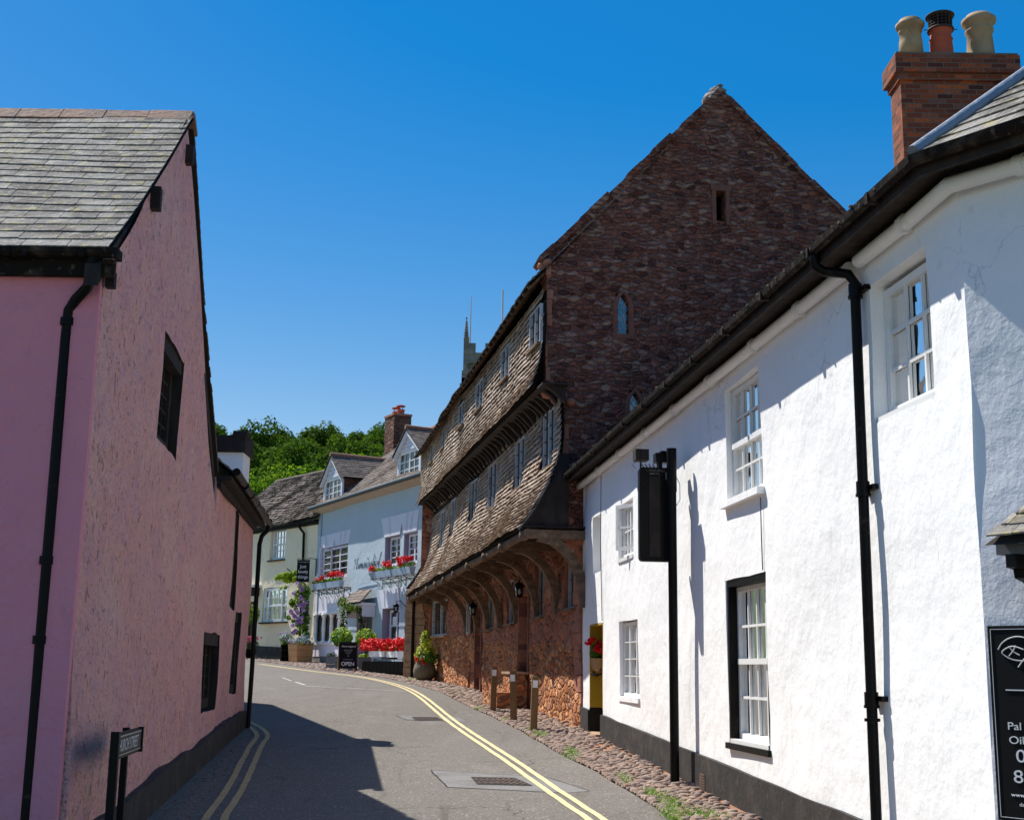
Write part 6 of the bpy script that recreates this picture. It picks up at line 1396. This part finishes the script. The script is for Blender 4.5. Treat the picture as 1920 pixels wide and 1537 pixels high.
# hanging pot on the yellow jamb
hp = FW(14.30, 1.78, -.42); hp = FW(14.18, 1.80, -.10)
t = thing('hanging_pot', hp, 'terracotta wall pot of red geraniums hanging in the yellow doorway', 'flower pot')
mb = MB(); mb.lathe(hp+V((0, 0, -.22)), [(.02, 0), (.08, .03), (.115, .12), (.125, .22), (.135, .23), (.11, .23)], 16); mb.build('pot', 'potb', t)
mb = MB(); mb.tube([FW(14.36, 1.6, -.1), FW(14.3, 1.55, -.03), hp+V((0, 0, -.26))], .014, 6); mb.tube([hp+V((-.13, 0, -.25)), hp+V((-.02, -.06, -.29)), hp+V((.1, 0, -.22))], .018, 6); mb.build('bracket', 'wire', t)
leaves(blob(hp+V((0, 0, .12)), .16, .14, .16, 420, rv), .055, 30).build('foliage', 'leaf', t); leaves(blob(hp+V((.06, -.05, -.14)), .06, .06, .12, 120, rv), .04, 31).build('trailing_leaves', 'terra', t)
florets([hp+V((-.13, -.05, .30)), hp+V((-.17, -.03, .27)), hp+V((-.1, -.08, .33)), hp+V((.03, -.12, .18)), hp+V((.0, -.1, .22)), hp+V((.06, -.1, .14)), hp+V((-.03, -.12, .16)), hp+V((.05, .0, .28))], .062, 60, 32, 'red', 'blossoms', t, .035)
# ================================================================== church tower
TW = thing('church_tower', (-.6, 113, G(113)), 'grey stone church tower top with crocketed pinnacle and flag pole above the stone house roof', 'church tower')
X0, X1, Y0, Y1 = -4.15, 3.2, 110, 117
mb = MB(); mb.box(((X0+X1)/2, (Y0+Y1)/2, 15), X1-X0, Y1-Y0, 28); mb.build('tower_shaft', 'tower', TW)
mb = MB(); mb.box(((X0+X1)/2, (Y0+Y1)/2, 28.1), X1-X0+.4, Y1-Y0+.4, .25)
for (ax, ay, bx, by) in ((X0, Y0, X1, Y0), (X0, Y1, X1, Y1), (X0, Y0, X0, Y1), (X1, Y0, X1, Y1)):
    L = math.hypot(bx-ax, by-ay); mb.box(((ax+bx)/2, (ay+by)/2, 28.55), abs(bx-ax)+.3, abs(by-ay)+.3, .7); k = 5
    for i in range(k): t = (i+.3)/(k-.4); mb.box((ax+(bx-ax)*t, ay+(by-ay)*t, 29.35), .35 if ax == bx else .75, .35 if ay == by else .75, .95)
mb.build('parapet', 'tower', TW)
mb = MB()
for x, y in ((X0, Y0), (X1, Y0), (X0, Y1), (X1, Y1)):
    mb.box((x, y, 28.7), .42, .42, 3.2); mb.lathe((x, y, 30.3), [(.26, 0), (.2, .1), (.03, 1.75), (.09, 1.82), (.02, 1.95)], 6)
    for k in range(6): mb.lathe((x, y, 30.5+k*.24), [(.1, 0), (.30-.03*k, .06), (.08, .12)], 4)
mb.build('pinnacle', 'tower', TW)
mb = MB(); mb.box((X0-.02, Y0+.1, 25), .6, .8, 4.6)
for k in range(3): mb.box((X0-.08-.14*k, Y0+.2, 26.4-.5*k), .5, 1, .5)
mb.build('stair_buttress', 'tower', TW)
mb = MB(); mb.tube([(-3.86, 111.5, 28), (-3.86, 111.5, 31.3), (-3.84, 111.5, 34.6)], [.09, .07, .035], 6); mb.tube([(-1.02, 113, 28), (-1.0, 113, 35.7)], .085, 6); mb.build('flag_pole', 'flagp', TW)
# ================================================================== trees on the hill
def tree_proto(name, mt, seed, R=5.2, H=5.0, th=8.5, nb=22, k=200, ls=.44):
    r = random.Random(seed); t = bpy.data.objects.new(name, None); COL.objects.link(t)
    pts = lumpy((0, 0, th), R*.78, H*.72, nb, k, r, .40)
    pts = [(p, d) for p, d in pts]
    leaves(pts, ls, seed, asp=.8, up=.5).build('crown', mt, t)
    mb = MB(); mb.tube([(0, 0, -1.5), (.1, 0, th*.4), (.2, .1, th*.75), (.1, 0, th)], [.34, .27, .19, .08], 8)
    for i in range(6): a = i*1.05+r.random(); z = th*(.5+.07*i); mb.tube([(.1, 0, z), (math.cos(a)*R*.3, math.sin(a)*R*.3, z+H*.25), (math.cos(a)*R*.58, math.sin(a)*R*.58, z+H*.38)], [.13, .09, .03], 6)
    mb.build('trunk', 'bark', t)
    return t
protos = [tree_proto('woodland_tree', 'wood1', 100+i) for i in range(4)]+[tree_proto('woodland_tree', 'wood1', 110, 4.2, 6.2, 9, 20, 190)]
rw = random.Random(42); used = set(); ntree = 0
def put(pr, x, y, s_, label, group, rot=None, sz=1):
    global ntree
    o = pr if pr.name not in used else copy_tree(pr)
    used.add(pr.name); o.location = (x, y, hillz(x, y)-.3); o.scale = (s_, s_, s_*sz); o.rotation_euler = (0, 0, rw.random()*6.28 if rot is None else rot)
    tag(o, label, 'tree', group); ntree += 1; return o
for row, y in enumerate((262, 250, 238, 226, 213, 200, 187, 173, 160, 147, 134)):
    x = -.27*y-14+rw.uniform(-3, 3); xe = -.085*y+8
    while x < xe:
        put(protos[rw.randrange(5)], x+rw.uniform(-1, 1), y+rw.uniform(-4, 4), rw.uniform(.85, 1.3)*(1.0 if y > 170 else .85), 'broadleaf tree of the dense wood covering the hillside', 'trees of the hillside wood', sz=rw.uniform(.9, 1.15)); x += rw.uniform(6.5, 9.5)
bt = [tree_proto('garden_tree', 'wood2', 120+i, 3.6, 4.2, 5.5, 20, 210, .26) for i in range(2)]
labs = ['bright green bushy tree above the left end of the cream house roof', 'pale green bushy tree rising over the middle of the cream house ridge', 'bright green pointed tree behind the cream house ridge', 'yellow green tree behind the left dormer', 'bright green tree left of the dark rubble chimney', 'low bright green tree just right of the pink wall', 'bright green tree hidden low behind the blue roof ridge']
for i, (px, py, Y, s_) in enumerate(((452, 893, 92, .95), (505, 868, 96, 1.0), (548, 868, 90, .95), (640, 846, 100, 1.25), (690, 850, 96, 1.1), (425, 898, 100, .9), (590, 872, 95, .9))):
    p = at(px, py, Y); o = put(bt[i % 2], p.x, Y, s_, labs[i], 'bright trees behind the roofs'); o.location.z = p.z-8.6*s_
print('trees', ntree, 'objects', len(bpy.data.objects))
